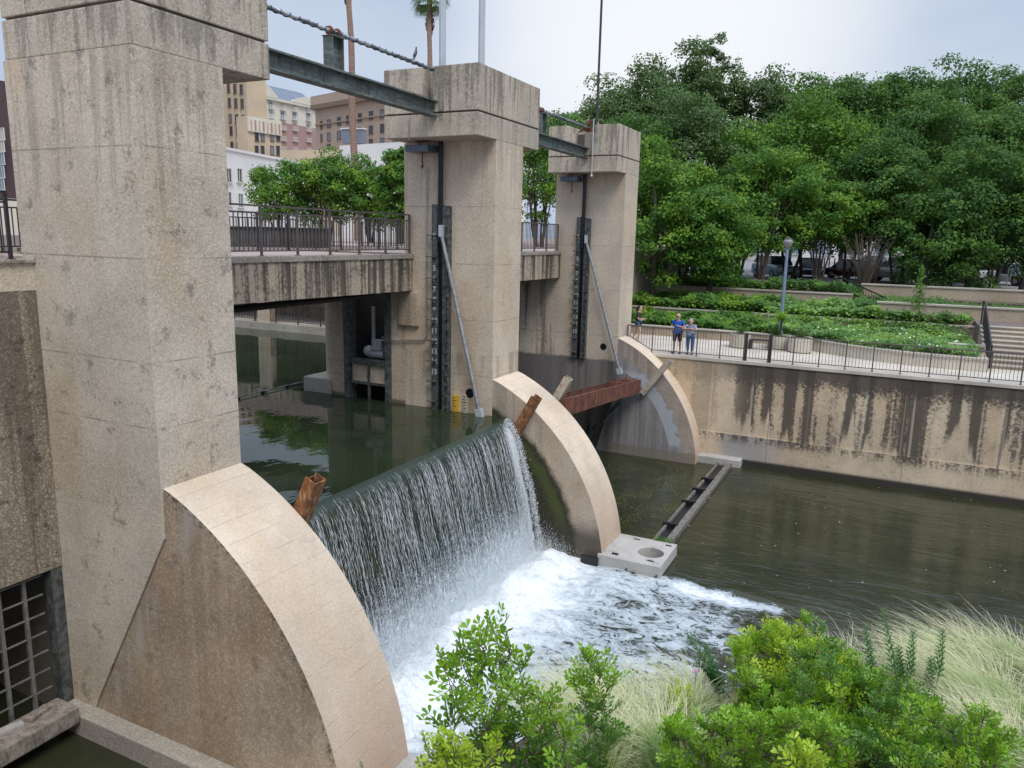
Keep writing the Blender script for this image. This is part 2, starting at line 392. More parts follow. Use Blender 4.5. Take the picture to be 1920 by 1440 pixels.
M['pier_up'] = concrete('pier_under_bridge_concrete', (.54, .44, .34), DK, [(7.4, 3.4, .35)], patch=.2, rust=.55, lines=[5.0, 4.55],
    extra=lambda g, c, P, z, med, fine, sv: g.mix(g.rng(g.math('ADD', z, g.math('MULTIPLY', med, .1)), 3.98, 4.06, .75, 0), c, (.06, .055, .045)))
M['pot'] = concrete('planter_concrete', (.60, .545, .45), (.2, .17, .14), [], patch=.12, rust=.05, speck=.1)
def pav():
    g = G('pink_pavers'); b = g.n('ShaderNodeTexBrick'); g.l(g.map(g.pos(), (1, 1, 1)), b.inputs['Vector'])
    b.inputs['Scale'].default_value = 3; b.inputs['Color1'].default_value = (.42, .31, .27, 1); b.inputs['Color2'].default_value = (.50, .38, .33, 1); b.inputs['Mortar'].default_value = (.25, .21, .19, 1)
    g.col(g.mix(g.rng(g.noise(g.pos(), 1.5, 4), .3, .7, 0, .35), b.outputs[0], (.3, .26, .23))).set(rough=.9); return g.m
M['paver'] = pav()
M['asphalt'] = simple('parking_asphalt', (.22, .215, .21), .9, 0, .2, 1.5)
M['soil'] = simple('planting_soil', (.10, .075, .05), .95, 0, .4, 3, .5)
M['ground'] = simple('street_ground', (.20, .19, .17), .95, 0, .2, .3)
M['iron'] = simple('bronze_painted_iron', (.055, .045, .042), .5, .3, .25, 5)
M['ironblue'] = simple('black_painted_iron', (.03, .03, .035), .45, .3, .25, 5)
M['railw'] = simple('weathered_brown_railing', (.13, .11, .10), .55, .2, .3, 5)
def greensteel():
    g = G('verdigris_painted_steel'); P = g.pos(); z = g.sep(P)[2]
    a = g.noise(g.map(P, (3, 1.5, 9)), 1, 5, .7); st = g.noise(g.map(P, (2, 7, 1)), 1, 4, .65)
    c = g.mix(g.rng(a, .4, .65), (.085, .10, .095), (.17, .205, .185)); c = g.mix(g.rng(st, .54, .66, 0, .8), c, (.03, .035, .032))
    c = g.mix(g.rng(g.noise(P, 11, 4, .7), .62, .7, 0, .6), c, (.12, .06, .035))
    g.col(c).set(rough=.65, metal=.1); g.bump(a, .2, .01); return g.m
M['green'] = greensteel()
def pipe():
    g = G('worn_galvanised_pipe'); P = g.pos(); s = g.sep(P)
    a = g.noise(g.map(P, (10, 3, 10)), 1, 4, .7)
    c = g.mix(g.rng(a, .42, .58), (.12, .13, .14), (.46, .48, .52)); g.col(c).set(rough=.5, metal=.35); return g.m
M['pipe'] = pipe()
M['galv'] = simple('galvanised_steel', (.34, .35, .36), .45, .5, .25, 6)
M['lgalv'] = simple('pale_painted_pole', (.48, .52, .55), .45, .2, .08, 2)
M['blue_pole'] = simple('blue_grey_lamp_post_paint', (.20, .27, .36), .45, .2, .12, 4)
M['blacksteel'] = simple('greasy_black_steel', (.018, .018, .02), .35, .3, .4, 8)
M['greysteel'] = simple('weathered_grey_green_steel', (.095, .10, .095), .6, .25, .55, 7, .2)
def rustm(name, a, b, c3, sc_=4):
    g = G(name); P = g.obj(); n = g.noise(P, sc_, 6, .7); n2 = g.noise(g.map(P, (3, 3, .8)), sc_, 4, .6)
    c = g.mix(g.rng(n, .38, .62), a, b); c = g.mix(g.rng(n2, .52, .66, 0, .85), c, c3)
    g.col(c).set(rough=.85, metal=.1); g.bump(g.noise(P, sc_*8, 4), .4, .01); return g.m
M['rust'] = rustm('rusty_steel_beam', (.10, .038, .026), (.17, .065, .042), (.28, .10, .05), 3)
M['rust2'] = rustm('orange_rust_steel', (.13, .05, .022), (.32, .13, .04), (.45, .30, .16), 5)
M['rust3'] = rustm('bleached_rust_steel', (.42, .36, .29), (.50, .45, .37), (.26, .13, .06), 5)
M['wood'] = rustm('weathered_grey_timber', (.20, .17, .14), (.32, .28, .23), (.12, .10, .08), 6)
M['boomm'] = rustm('weathered_boom_steel', (.13, .115, .10), (.24, .215, .19), (.08, .06, .05), 6)
M['voidm'] = simple('shade_painted_concrete', (.03, .028, .026), .9, 0, .3, 2)  # near-black concrete, the lack of light put into the colour
M['darkgap'] = simple('painted_shadow_concrete', (.10, .085, .07), .95, 0, .2, 4)  # darker concrete with the shade of grooves and slots painted in
M['white_motor'] = simple('grey_white_enamel', (.46, .46, .47), .5, .1, .15, 8)
M['yellow'] = simple('yellow_gauge_paint', (.75, .42, .03), .5, 0, .15, 8)
M['cream'] = simple('cream_gauge_paint', (.62, .56, .42), .5, 0, .25, 12)
M['numw'] = simple('white_number_paint', (.42, .43, .42), .6, 0, .1, 9)
M['lampgrey'] = simple('blue_grey_fixture_paint', (.10, .13, .17), .4, .3, .2, 6)
def leafm(name, c1, c2, c3=None, trans=.28, rough=.45, sheen=.5, nsc=.9):
    g = G(name); ri = g.n('ShaderNodeNewGeometry').outputs['Random Per Island']
    c = g.mix(ri, c1, c2)
    big = g.noise(g.pos(), nsc, 3, .5)
    if c3: c = g.mix(g.rng(big, .47, .62, 0, .85), c, c3)
    g.col(c).set(rough=rough, spec=sheen)
    tr = g.n('ShaderNodeBsdfTranslucent'); g.l(g.mix(.5, c, (.25, .40, .05)), tr.inputs[0])
    ms = g.n('ShaderNodeMixShader'); ms.inputs[0].default_value = trans
    g.l(g.b.outputs[0], ms.inputs[1]); g.l(tr.outputs[0], ms.inputs[2]); g.l(ms.outputs[0], g.out.inputs[0])
    return g.m
M['leafA'] = leafm('dark_tree_leaves', (.045, .11, .028), (.085, .18, .042), (.12, .23, .04), .25, .6, .2)
M['leafB'] = leafm('crape_myrtle_leaves', (.05, .135, .025), (.11, .24, .04), (.20, .34, .035), .3, .6, .2)
M['leafC'] = leafm('oak_leaves', (.055, .105, .04), (.11, .175, .065), (.13, .20, .07), .25, .6, .2)
M['leafD'] = leafm('elm_leaves', (.038, .10, .028), (.08, .17, .04), (.12, .23, .04), .25, .6, .2)
M['ivy'] = leafm('ivy_leaves', (.05, .15, .02), (.12, .27, .035), (.20, .36, .045), .3)
M['laurel'] = leafm('laurel_leaves', (.13, .31, .015), (.29, .50, .03), (.20, .38, .025), .32, .30, .5, 2.5)
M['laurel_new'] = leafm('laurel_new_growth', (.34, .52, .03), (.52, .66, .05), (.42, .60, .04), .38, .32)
M['laurel_dark'] = leafm('laurel_painted_shade_leaves', (.065, .17, .03), (.13, .28, .04), None, .25, .35)  # darker laurel copy, shade of the lower growth put into the colour
M['milk'] = leafm('grey_green_stem_leaves', (.05, .16, .05), (.10, .24, .07), None, .3)
M['flower'] = simple('white_blossom', (.75, .74, .62), .7, 0, .1, 5)
M['bark'] = simple('tree_bark', (.075, .06, .05), .9, 0, .4, 4, .5)
M['barkpale'] = simple('smooth_crape_bark', (.16, .125, .10), .8, 0, .4, 3, .3)
M['twig'] = simple('grey_brown_twig', (.11, .085, .06), .85, 0, .3, 20)
def palmm():
    g = G('palm_trunk_bark'); P = g.obj(); z = g.sep(P)[2]
    r = g.math('FRACT', g.math('ADD', g.math('MULTIPLY', z, 5), g.noise(P, 3, 3)))
    c = g.mix(g.rng(r, .1, .5), (.17, .115, .085), (.29, .20, .15)); c = g.mix(g.rng(g.noise(P, 5, 5, .7), .45, .6, 0, .6), c, (.20, .09, .06))
    g.col(c).set(rough=.9); g.bump(r, .4, .04); return g.m
M['palm'] = palmm()
M['palmskirt'] = simple('dead_palm_boots', (.13, .045, .032), .9, 0, .5, 9, .6)
M['frond'] = leafm('palm_fronds', (.05, .11, .03), (.09, .16, .05), None, .2)


# ================================================================== LARGE STRUCTURE
Y1, Y2, Y3, W, OV, D = 0.0, 11.233, 22.402, 1.679, 1.056, 3.02
ZCB, ZG, ZT, ZA, ZU, ZD = 11.584, 12.19, 13.364, 4.936, 3.86, 8.44
ACX, ACZ, AR = -2.13, -.355, 5.717
def cut_mesh(poly_cells): pass

def arc_poly(x0, zlow, rin=None):
    pts = []; t0 = math.asin((ZA-ACZ)/AR); t1 = math.asin((.35-ACZ)/AR)
    for i in range(41):
        t = t0 + (t1-t0)*i/40; pts.append((ACX+AR*math.cos(t), ACZ+AR*math.sin(t)))
    return pts
def buttress(parent, y0, y1, mside):
    pts = arc_poly(0, 0); mb = MB()
    xe = pts[-1][0]
    base = [(0.002, -1.5), (0.002, pts[0][1])] + pts[1:] + [(xe, -1.5)]
    n = len(base); k = 0
    mb.v += [(p[0], y0, p[1]) for p in base] + [(p[0], y1, p[1]) for p in base]
    mb.f.append(tuple(range(n))); mb.mi.append(0); mb.f.append(tuple(range(2*n-1, n-1, -1))); mb.mi.append(0)
    for i in range(n):
        j = (i+1) % n; mb.f.append((i, j, n+j, n+i)); mb.mi.append(1 if (1 <= i < n-1) else 0)
    return mb.build('curved_buttress', [M[mside], M['arc_top']], parent, bevel=0)

def cap(parent, y0, y1, notch, mat):
    x0, x1 = -2.95, .004
    MB().box(x0, x1, y0, y1, ZCB, ZG-.022).build('cap_base', M[mat], parent, bevel=.015)
    MB().box(x0+.05, x1-.05, y0+.05, y1-.05, ZG-.03, ZG+.03).build('shadow_groove', M['darkgap'], parent)
    if notch is None:
        MB().box(x0, x1, y0, y1, ZG+.022, ZT).build('cap_block', M[mat], parent, bevel=.018)
    else:
        a, b, zf = notch
        if zf < ZG+.1:
            MB().box(x0, a, y0, y1, ZG+.022, ZT).build('cap_block', M[mat], parent, bevel=.018)
            MB().box(b, x1, y0, y1, ZG+.022, ZT).build('cap_block', M[mat], parent, bevel=.018)
        else:
            # one block with a shallow notch; the beam slot is a dark block, its shade painted
            poly = [(x0, ZG+.022), (x1, ZG+.022), (x1, ZT), (b, ZT), (b, zf), (a, zf), (a, ZT), (x0, ZT)]
            MB().prism(poly, 1, y0, y1).build('cap_block', M[mat], parent, bevel=.015)

# ---- near pier
P1 = thing('dam_pier', 'nearest massive concrete pier cut off by the top of the photo, with the brown-sided buttress', 'pier', (-1.5, 0, -1.5), group='concrete dam piers')
MB().prism([(-D, ZCB), (-D, ZA), (-D, -1.5), (-2.16, -1.5), (-2.16, .36), (-2.05, .60), (-.02, 4.08), (0, ZA), (0, ZCB)], 1, 0, W).build('shaft', M['shaft'], P1, bevel=.012)
MB().prism([(-2.14, -1.5), (-2.14, .36), (-2.03, .60), (0.0, 4.08), (0, ZA-.02), (0, -1.5)], 1, .035, W-.01).build('recessed_panel', M['arc_side1'], P1)
buttress(P1, .03, W, 'arc_side1')
cap(P1, -.004, W+OV, None, 'cap')
MB().box(-2.95, 3.62, -.30, .03, -1.5, .40).build('footing_ledge', M['ledge'], P1, bevel=.02)
MB().box(-7, -D, .0, W, -1.5, 7.35).build('upstream_wall', M['pier_up'], P1)
# ---- middle pier
P2 = thing('dam_pier', 'middle concrete pier with the waterfall pouring beside its curved buttress', 'pier', (-1.5, Y2, -1.5), group='concrete dam piers')
MB().box(-D, 0, Y2, Y2+W, -1.5, ZCB).build('shaft', M['shaft_mid'], P2, bevel=.012)
buttress(P2, Y2+.004, Y2+W-.004, 'arc_side2')
cap(P2, Y2-OV, Y2+W+OV, (-1.69, -1.37, ZG), 'cap_mid')
def nose(y, p, recess=True):
    pts = []
    for i in range(17):
        a = math.pi/2 + math.pi*i/16; pts.append((-5.7+W/2*math.cos(a), y+W/2+W/2*math.sin(a)))
    MB().prism([(-5.24, y+W)] + pts + [(-5.24, y)], 2, -1.5, 7.32).build('rounded_nose', M['pier_up'], p)
    MB().box(-7.05, -5.9, y-.02, y+W+.02, -1.5, 4.34).build('nose_footing', M['ledge'], p, bevel=.04)
    MB().box(-5.235, -5.20, y+.32, y+W-.26, -1.5, 7.3).box(-3.555, -3.525, y+.32, y+W-.26, -1.5, 7.3).build('chamber_shade_lining', M['voidm'], p)  # dark sheets added to paint the shade inside the chamber
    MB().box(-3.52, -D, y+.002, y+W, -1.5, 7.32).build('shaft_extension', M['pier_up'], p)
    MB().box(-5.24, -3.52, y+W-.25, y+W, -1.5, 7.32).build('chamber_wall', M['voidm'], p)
    MB().box(-3.2, -2.5, y-.10, y-.001, 6.3, 7.33).build('corbel', M['pier_up'], p, bevel=.03)
nose(Y2, P2)
# ---- far pier
P3 = thing('dam_pier', 'farthest concrete pier, beside the people on the walkway, with a narrow pale curved edge below', 'pier', (-1.5, Y3, -1.5), group='concrete dam piers')
MB().box(-D, 0, Y3, Y3+W, -1.5, ZCB).build('shaft', M['shaft_far'], P3, bevel=.012)
buttress(P3, Y3+.004, Y3+1.03, 'arc_side3')
cap(P3, Y3-OV, Y3+W+.004, (-2.08, -.99, 13.08), 'cap_mid')
MB().box(-9, -D, Y3, Y3+W, -1.5, 7.32).build('upstream_wall', M['shaft_far'], P3)
MB().box(-1.72, -1.41, Y3-OV-.01, Y3-OV+.3, ZG+.03, 13.0).build('painted_beam_slot', M['darkgap'], P3)  # dark block set on the cap face paints the shade of a slot
# bulkhead holding the river back behind the dry far bay
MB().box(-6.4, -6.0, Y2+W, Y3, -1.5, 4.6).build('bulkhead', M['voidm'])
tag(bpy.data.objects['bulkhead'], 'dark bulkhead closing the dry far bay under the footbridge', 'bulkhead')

# ---- pier equipment
def digits(txt, loc, h, parent, mat):
    c = bpy.data.curves.new('number', 'FONT'); c.body = txt; c.size = h*1.35; c.align_x = 'CENTER'; c.align_y = 'CENTER'; c.extrude = .004; c.offset = .006
    o = bpy.data.objects.new('tmp', c); col.objects.link(o); bpy.context.view_layer.update()
    me = bpy.data.meshes.new_from_object(o.evaluated_get(bpy.context.evaluated_depsgraph_get())); bpy.data.objects.remove(o)
    me.transform(Matrix.Rotation(R(90), 4, 'X')); me.materials.clear(); me.materials.append(mat)
    q = bpy.data.objects.new('number', me); col.objects.link(q); q.location = Vector(loc)-ORG[parent.name]; q.parent = parent; return q
def gate_guide(y, zbot, label, ztop=9.84, nums=(2, 5, 6, 7, 8, 9, 10, 11, 12, 13, 14, 15), foot=None, z15=5.0, dx=0):
    g = thing('gate_guide', label, 'gate guide', (-1.8+dx, y, zbot), group='numbered gate guides')
    MB().box(-1.99+dx, -1.80+dx, y-.13, y-.002, zbot, ztop+.02).build('gauge_board', M['greysteel'], g, bevel=.008)
    b = MB(); b.box(-1.62+dx, -1.43+dx, y-.15, y-.002, zbot+.02, ztop-.02); b.box(-1.43+dx, -1.39+dx, y-.2, y-.002, zbot+.02, ztop-.05)
    for i in range(int((ztop-zbot)/.33)): b.box(-1.46+dx, -1.37+dx, y-.23, y-.17, zbot+.2+i*.33, zbot+.26+i*.33)
    b.build('guide_rail', M['greysteel'], g, bevel=.006)
    MB().box(-1.80+dx, -1.62+dx, y-.05, y-.002, zbot, ztop).build('guide_slot', M['blacksteel'], g)
    z = z15-.9
    while z < ztop-.4:
        MB().box(-2.12+dx, -1.80+dx, y-.21, y-.12, z-.008, z+.02).build('rung', M['greysteel'], g); z += .61
    for k in nums:
        digits(str(k), (-1.895+dx, y-.138, z15+(15-k)*.3048), .165, g, M['numw'])
    return g
gate_guide(Y2, 3.75, 'numbered gate guide on the middle pier, its foot in the upstream water')
gate_guide(Y3, 3.95, 'numbered gate guide on the farthest pier, ending above the dry bay', z15=5.1)
def stem(y, label, lo, hi):
    MB().tube([(-1.70, y-.13, lo), (-1.70, y-.13, ZCB)], .075, 10).build('hoist_rod', M['blacksteel'])
    o = bpy.context.scene.objects['hoist_rod'] if 'hoist_rod.001' not in bpy.data.objects else bpy.data.objects['hoist_rod.001']
    tag(o, label, 'hoist rod', 'black gate hoist rods under the pier caps')
stem(Y2, 'black hoist rod hanging from the middle pier cap into its gate guide', 8.8, 0)
stem(Y3, 'black hoist rod hanging from the farthest pier cap into its gate guide', 8.6, 0)
def arm(a, b, y, label):
    g = thing('link_arm', label, 'link arm', b, group='diagonal steel link arms')
    a = Vector(a); b = Vector(b)
    MB().tube([a, b], [.052, .062], 12).build('tube', M['galv'], g, smooth=False)
    MB().box(a.x-.07, a.x+.05, a.y-.07, a.y+.07, a.z-.05, a.z+.28).build('clevis', M['lgalv'], g, bevel=.01)
    d = (b-a).normalized()
    MB().bar(b-d*.1, b+d*.16, .22, .16, (0, 1, 0)).build('foot_bracket', M['lgalv'], g, bevel=.01)
arm((-1.60, Y2-.22, 9.0), (-.30, Y2-.22, 3.98), Y2, 'grey diagonal link arm on the middle pier, foot at the waterline')
arm((-1.49, Y3-.22, 8.85), (.20, Y3-.22, 3.62), Y3, 'grey diagonal link arm on the farthest pier, foot above the dry bay')
def fixture(y, label, full):
    g = thing('light_fixture', label, 'light fixture', (-2.2, y-.4, 11.3), group='lights under the pier caps')
    MB().box(-2.62, -1.86, y-.55, y-.02, 11.28, 11.46).build('housing', M['lampgrey'], g, bevel=.01)
    MB().tube([(-2.10, y-OV-.03, 12.05), (-2.12, y-OV-.03, 12.0), (-2.12, y-OV-.03, 11.53), (-2.2, y-.5, 11.5), (-2.22, y-.3, 11.47)], .018, 6).build('conduit', M['galv'], g)
    h = MB().tube([(-2.2, y-.3, 11.28), (-2.2, y-.3, 11.0), (-2.17, y-.3, 10.9), (-2.21, y-.3, 10.84), (-2.23, y-.3, 10.92)], .02, 6)
    h.build('hanging_hook', M['blacksteel'], g)
    if full:
        MB().tube([(-2.2, y-.06, 10.9), (-2.2, y-.05, 6.05), (-2.27, y-.05, 5.92), (-3.45, y-.05, 5.8), (-4.1, y+.3, 5.82)], .022, 6).build('conduit', M['galv'], g)
fixture(Y2, 'boxy light with hook and long conduit under the middle pier cap', True)
fixture(Y3, 'small boxy light with hook under the farthest pier cap', False)
MB().tube([(-1.02, Y3-OV-.12, 11.45), (-1.02, Y3-OV-.12, 13.55)], .022, 6).ball((-1.02, Y3-OV-.12, 11.42), .06, 6).build('antenna_rod', M['lgalv'])
tag(bpy.data.objects['antenna_rod'], 'thin pale rod standing against the farthest pier cap', 'rod')
for (c, y, lab) in (((-.74, 4.46), Y2, 'round dark drain hole low on the middle pier'), ((-.63, 4.53), Y3, 'round dark drain hole low on the farthest pier')):
    b = MB(); n = 20
    b.lathe([(.14, 0), (.14, .012), (.10, .016)], n=n)
    b.v = [(c[0]+v[0], y-.035+.0 - v[2]*1.0+.036, c[1]+v[1]) for v in b.v]
    o = b.build('drain_hole_disc', M['blacksteel']); tag(o, lab, 'drain')  # flat black disc paints the shade inside the drain hole
o = MB().box(-1.28, -1.10, Y2-.05, Y2-.002, 3.7, 4.36).build('staff_gauge', M['yellow']); tag(o, 'short bright yellow water gauge on the middle pier at the waterline', 'gauge')
for i in range(5):
    q = MB().box(-1.28, -1.22+.05*(i % 2), Y2-.054, Y2-.051, 3.92+i*.085, 3.94+i*.085).build('tick', M['blacksteel'], o)
o = MB().box(-.94, -.84, Y2-.05, Y2-.002, 3.6, 4.40).build('staff_gauge', M['cream']); tag(o, 'narrow cream water gauge right of the yellow one', 'gauge')
for i in range(6):
    q = MB().box(-.94, -.87+.03*(i % 2), Y2-.054, Y2-.051, 3.9+i*.085, 3.925+i*.085).build('tick', M['blacksteel'], o)

# ---- bridge over the dam
def girder(y0, y1, zb0, zb1, label):
    t = thing('footbridge', label, 'footbridge', (-4.5, (y0+y1)/2, 7.3), group='bridge spans between the piers')
    MB().prism([(y0, zb0), (y1, zb1), (y1, 8.30), (y0, 8.30)], 0, -3.05, -2.72).build('edge_girder', M['girder'], t)
    MB().box(-3.1, -2.68, y0, y1, 8.302, 8.44).build('coping', M['coping'], t, bevel=.015)
    MB().box(-6.9, -3.1, y0, y1, 8.0, 8.40).build('deck_slab', M['paver'], t)
    MB().box(-7.2, -6.9, y0, y1, 7.5, 8.44).build('edge_girder', M['girder'], t)
    MB().tube([(-3.5, y0+1, 7.2), (-3.5, y1-1, 7.25)], .09, 8).build('service_pipe', M['blacksteel'], t)
    return t
girder(W, Y2, 7.45, 7.36, 'concrete footbridge span between the nearest and the middle pier')
girder(Y2+W, Y3, 7.36, 7.33, 'short visible footbridge span between the middle and the farthest pier')
t = thing('side_bay_wall', 'dark stained concrete wall at the left edge above the barred opening', 'wall', (-3, -4, 3.04))
MB().prism([(-9, 3.04), (-.002, 3.04), (-.002, 7.95), (-9, 7.95)], 0, -3.3, -2.72).build('face', M['darkwall'], t, bevel=.01)
MB().box(-3.3, -2.715, -9, -.002, 7.952, 8.40).build('upper_course', M['shaft'], t)
MB().box(-3.35, -2.66, -9, -.002, 8.402, 8.46).build('coping', M['coping'], t, bevel=.01)
MB().box(-7, -3.3, -9, -.002, 8.0, 8.40).build('deck_slab', M['paver'], t)
# barred opening
GRL = simple('weathered_grille_steel', (.17, .16, .15), .6, .2, .3, 5)
g = thing('bar_grille', 'steel bar grille in the dark opening at the lower left edge', 'grille', (-2.85, -1, .3))
MB().box(-2.98, -2.74, -.20, -.004, .3, 3.03).build('frame_post', M['greysteel'], g, bevel=.01)
for i in range(9): MB().box(-2.92, -2.86, -.62-.42*i-.03, -.62-.42*i+.03, .4, 3.03).build('upright', GRL, g)
for i in range(7): MB().box(-2.90, -2.87, -4.6, -.3, .78+.36*i-.012, .78+.36*i+.012).build('crossbar', GRL, g)
MB().box(-6, -5.8, -9, -.002, -1.5, 8.0).build('chamber_back_wall', M['pier_up']); tag(bpy.data.objects['chamber_back_wall'], 'dim concrete wall deep behind the bar grille', 'wall')
t = thing('timber', 'weathered timber beam lying below the bar grille, littered with debris', 'timber', (-2.4, -2, .3))
MB().box(-2.72, -2.12, -5, -.32, .30, .62).build('beam', M['wood'], t, bevel=.03)
for i in range(5):
    y = -.6-.5*i; MB().bar((-2.55+.1*(i % 2), y, .655), (-2.45-.1*(i % 3), y-.42, .66), .16, .06).build('plank_scrap', M['slab' if i % 2 else 'wood'], t)

# ---- steel beams and pipe on the pier tops
def topbeam(y0, y1, post, label):
    t = thing('steel_beam', label, 'steel beam', (-1.37, (y0+y1)/2, 12.1), group='green steel beams between the pier caps')
    b = MB(); b.box(-1.52, -1.22, y0, y1, 12.46, 12.50); b.box(-1.52, -1.22, y0, y1, 12.10, 12.135); b.box(-1.38, -1.355, y0, y1, 12.135, 12.46)
    b.build('beam', M['green'], t)
    p = MB(); w2 = .19
    p.box(-1.50, -1.24, post-w2, post-w2+.025, 12.50, 13.16); p.box(-1.50, -1.24, post+w2-.025, post+w2, 12.50, 13.16); p.box(-1.38, -1.36, post-w2+.025, post+w2-.025, 12.50, 13.16)
    p.box(-1.52, -1.22, post-w2-.02, post+w2+.02, 13.16, 13.18)
    p.build('post', M['green'], t)
def toppipe(y0, y1, post, label):
    t = thing('drive_pipe', label, 'pipe', (-1.37, (y0+y1)/2, 13.2), group='banded pipes above the steel beams')
    MB().tube([(-1.37, y0, 13.28), (-1.37, y1, 13.28)], .046, 12).build('pipe', M['pipe'], t, smooth=True)
    y = y0+.1; pts = []
    while y < y1:
        a = (y-y0)/.27*2*math.pi; pts.append((-1.37+.052*math.cos(a), y, 13.28+.052*math.sin(a))); y += .27/12
    MB().tube(pts, .011, 5).build('spiral_band', M['ironblue'], t)
    for dy in (-.13, .13):
        b = MB(); b.lathe([(.09, -.04), (.10, 0), (.09, .04)], n=12); b.v = [(-1.37+v[0], post+dy+v[2], 13.28+v[1]) for v in b.v]; b.build('coupling', M['rust'], t)
    MB().box(-1.45, -1.29, post-.08, post+.08, 13.18, 13.28).build('bearing', M['blacksteel'], t)
topbeam(W+OV-.3, Y2-OV+.3, 6.15, 'green steel beam between the nearest and middle pier caps')
topbeam(Y2+W+OV-.3, Y3-OV+.3, 17.1, 'green steel beam between the middle and farthest pier caps')
toppipe(W+OV-.4, Y2-OV+.2, 6.15, 'long banded pipe running from the nearest pier to the middle pier')
toppipe(Y2+W+OV-.3, Y3-OV+.3, 17.0, 'shorter banded pipe between the middle and farthest piers')
t = thing('hoist_mast', 'tall dark rod with rusty bracket rising from the farthest pier cap', 'mast', (-1.2, Y3, 13.1))
MB().tube([(-1.15, Y3-.5, 13.05), (-1.15, Y3-.5, 21)], .048, 8).build('rod', M['iron'], t)
MB().box(-1.45, -.98, Y3-.75, Y3-.3, 13.08, 13.3).tube([(-1.5, Y3-.5, 13.25), (-1.5, Y3-.5, 13.62)], [.12, .07], 8).build('bracket', M['rust'], t)
MB().tube([(-1.9, Y3-.6, 13.1), (-1.35, Y3-.6, 13.55)], .05, 8).build('lever', M['rust'], t)

# ---- gates
def gate_post(a, b, y0, y1, mat, label):
    t = thing('gate_post', label, 'gate post', (a[0], y0, a[1]), group='rusty gate posts leaning out of the buttresses')
    a = Vector((a[0], 0, a[1])); b = Vector((b[0], 0, b[1])); d = (b-a).normalized(); n = Vector((d.z, 0, -d.x)); ym = (y0+y1)/2
    th = .24
    def q(p, s, y): return Vector((p.x, y, p.z)) + n*s
    # channel: web facing the fall, two flanges
    m_ = MB()
    def slab(s0, s1, ya, yb, e=0):
        vs = [q(p, s, y) for p in (a, b+d*e) for (s, y) in ((s0, ya), (s1, ya), (s1, yb), (s0, yb))]
        m_.add(vs, [(0,1,2,3),(7,6,5,4),(0,4,5,1),(1,5,6,2),(2,6,7,3),(3,7,4,0)])
    slab(th/2-.018, th/2, y0, y1); slab(-th/2, th/2-.019, y0, y0+.018); slab(-th/2, th/2-.019, y1-.018, y1); slab(-th/2, -th/2+.012, y0+.02, y1-.02, -.06)
    m_.build('channel', M[mat], t); return t
gate_post((.78, 3.2), (1.56, 4.86), 1.70, 1.98, 'rust2', 'orange rusty gate post at the left end of the waterfall')
gate_post((.86, 3.45), (1.52, 4.64), 10.86, 11.16, 'rust2', 'rusty gate post crossing the middle buttress at the right end of the waterfall')
gate_post((1.0, 3.75), (1.60, 4.86), 13.0, 13.24, 'rust3', 'pale peeling gate post behind the top of the middle buttress')
gate_post((1.22, 2.75), (2.30, 4.24), 22.14, 22.36, 'rust3', 'long pale and rusty gate post leaning against the farthest buttress')
t = thing('lowered_gate', 'reddish-brown rusty trough beam of the tilted gate across the far bay', 'gate', (1.3, 18, 3))
def gb(y, dx, dz):   # along the tilted beam
    k = (y-13.0)/9.3; return (1.62+k*(1.12-1.62)+dx, y, 4.22+k*(3.30-4.22)+dz)
m_ = MB()
def gslab(dx0, dx1, dz0, dz1):
    vs = [gb(y, dx, dz) for y in (12.93, 22.28) for (dx, dz) in ((dx0, dz0), (dx1, dz0), (dx1, dz1), (dx0, dz1))]
    m_.add(vs, [(0,1,2,3),(7,6,5,4),(0,4,5,1),(1,5,6,2),(2,6,7,3),(3,7,4,0)])
gslab(-.02, 0, -.52, 0); gslab(-.62, -.60, -.52, 0); gslab(-.60, -.02, -.52, -.49); gslab(-.62, -.585, 0.001, .015); gslab(-.09, .0, .001, .015)
m_.build('box_girder', M['rust'], t)
pts = []
sk = MB(); ys = (12.95, 22.26); NS = 12
for i in range(NS+1):
    a = i/NS
    for y in ys:
        g0 = gb(y, -.65, -.05); sk.v.append((g0[0]-.9*a-.5*a*a, y, g0[2]-.2*a-3.6*a*a))
for i in range(NS): sk.f.append((2*i, 2*i+1, 2*i+3, 2*i+2)); sk.mi.append(0)
o = sk.build('skin_plate', M['blacksteel'], t); s_ = o.modifiers.new('s', 'SOLIDIFY'); s_.thickness = .04
MB().bar((.95, 20.2, 2.75), (-.6, 20.2, .9), .16, .16).build('girder_strut', M['greysteel'], t)
d_ = MB()
for i in range(70):
    c = Vector(gb(rng.uniform(19.2, 22.1), rng.uniform(-.5, -.1), rng.uniform(-.1, .08))); v = Vector(rng.uniform(-1, 1, 3)); v.z *= .35; v.normalize()
    d_.tube([c-v*.25, c+v*.05, c+v*.28+Vector((0, 0, .04))], [.008, .012, .006], 4)
d_.build('driftwood_twigs', M['rust'], t)

# slab with round hole at the toe of the middle buttress
t = thing('toe_slab', 'grey concrete slab with a round hole at the toe of the middle buttress', 'slab', (4.4, 12, 0))
b = MB(); hx, hy, hr = 4.74, 11.98, .36; n = 32; X0, X1, YA, YB = 3.45, 5.25, 11.13, 12.93
ring_o = []
for i in range(n):
    a = 2*math.pi*i/n+1e-6; dx, dy = math.cos(a), math.sin(a)
    k = min(((X1-hx)/dx if dx > 0 else (X0-hx)/dx) if abs(dx) > 1e-6 else 1e9, ((YB-hy)/dy if dy > 0 else (YA-hy)/dy) if abs(dy) > 1e-6 else 1e9)
    ring_o.append([hx+dx*k, hy+dy*k])
for cx_, cy_ in ((X0, YA), (X1, YA), (X1, YB), (X0, YB)):
    i = min(range(n), key=lambda i: (ring_o[i][0]-cx_)**2+(ring_o[i][1]-cy_)**2); ring_o[i] = [cx_, cy_]
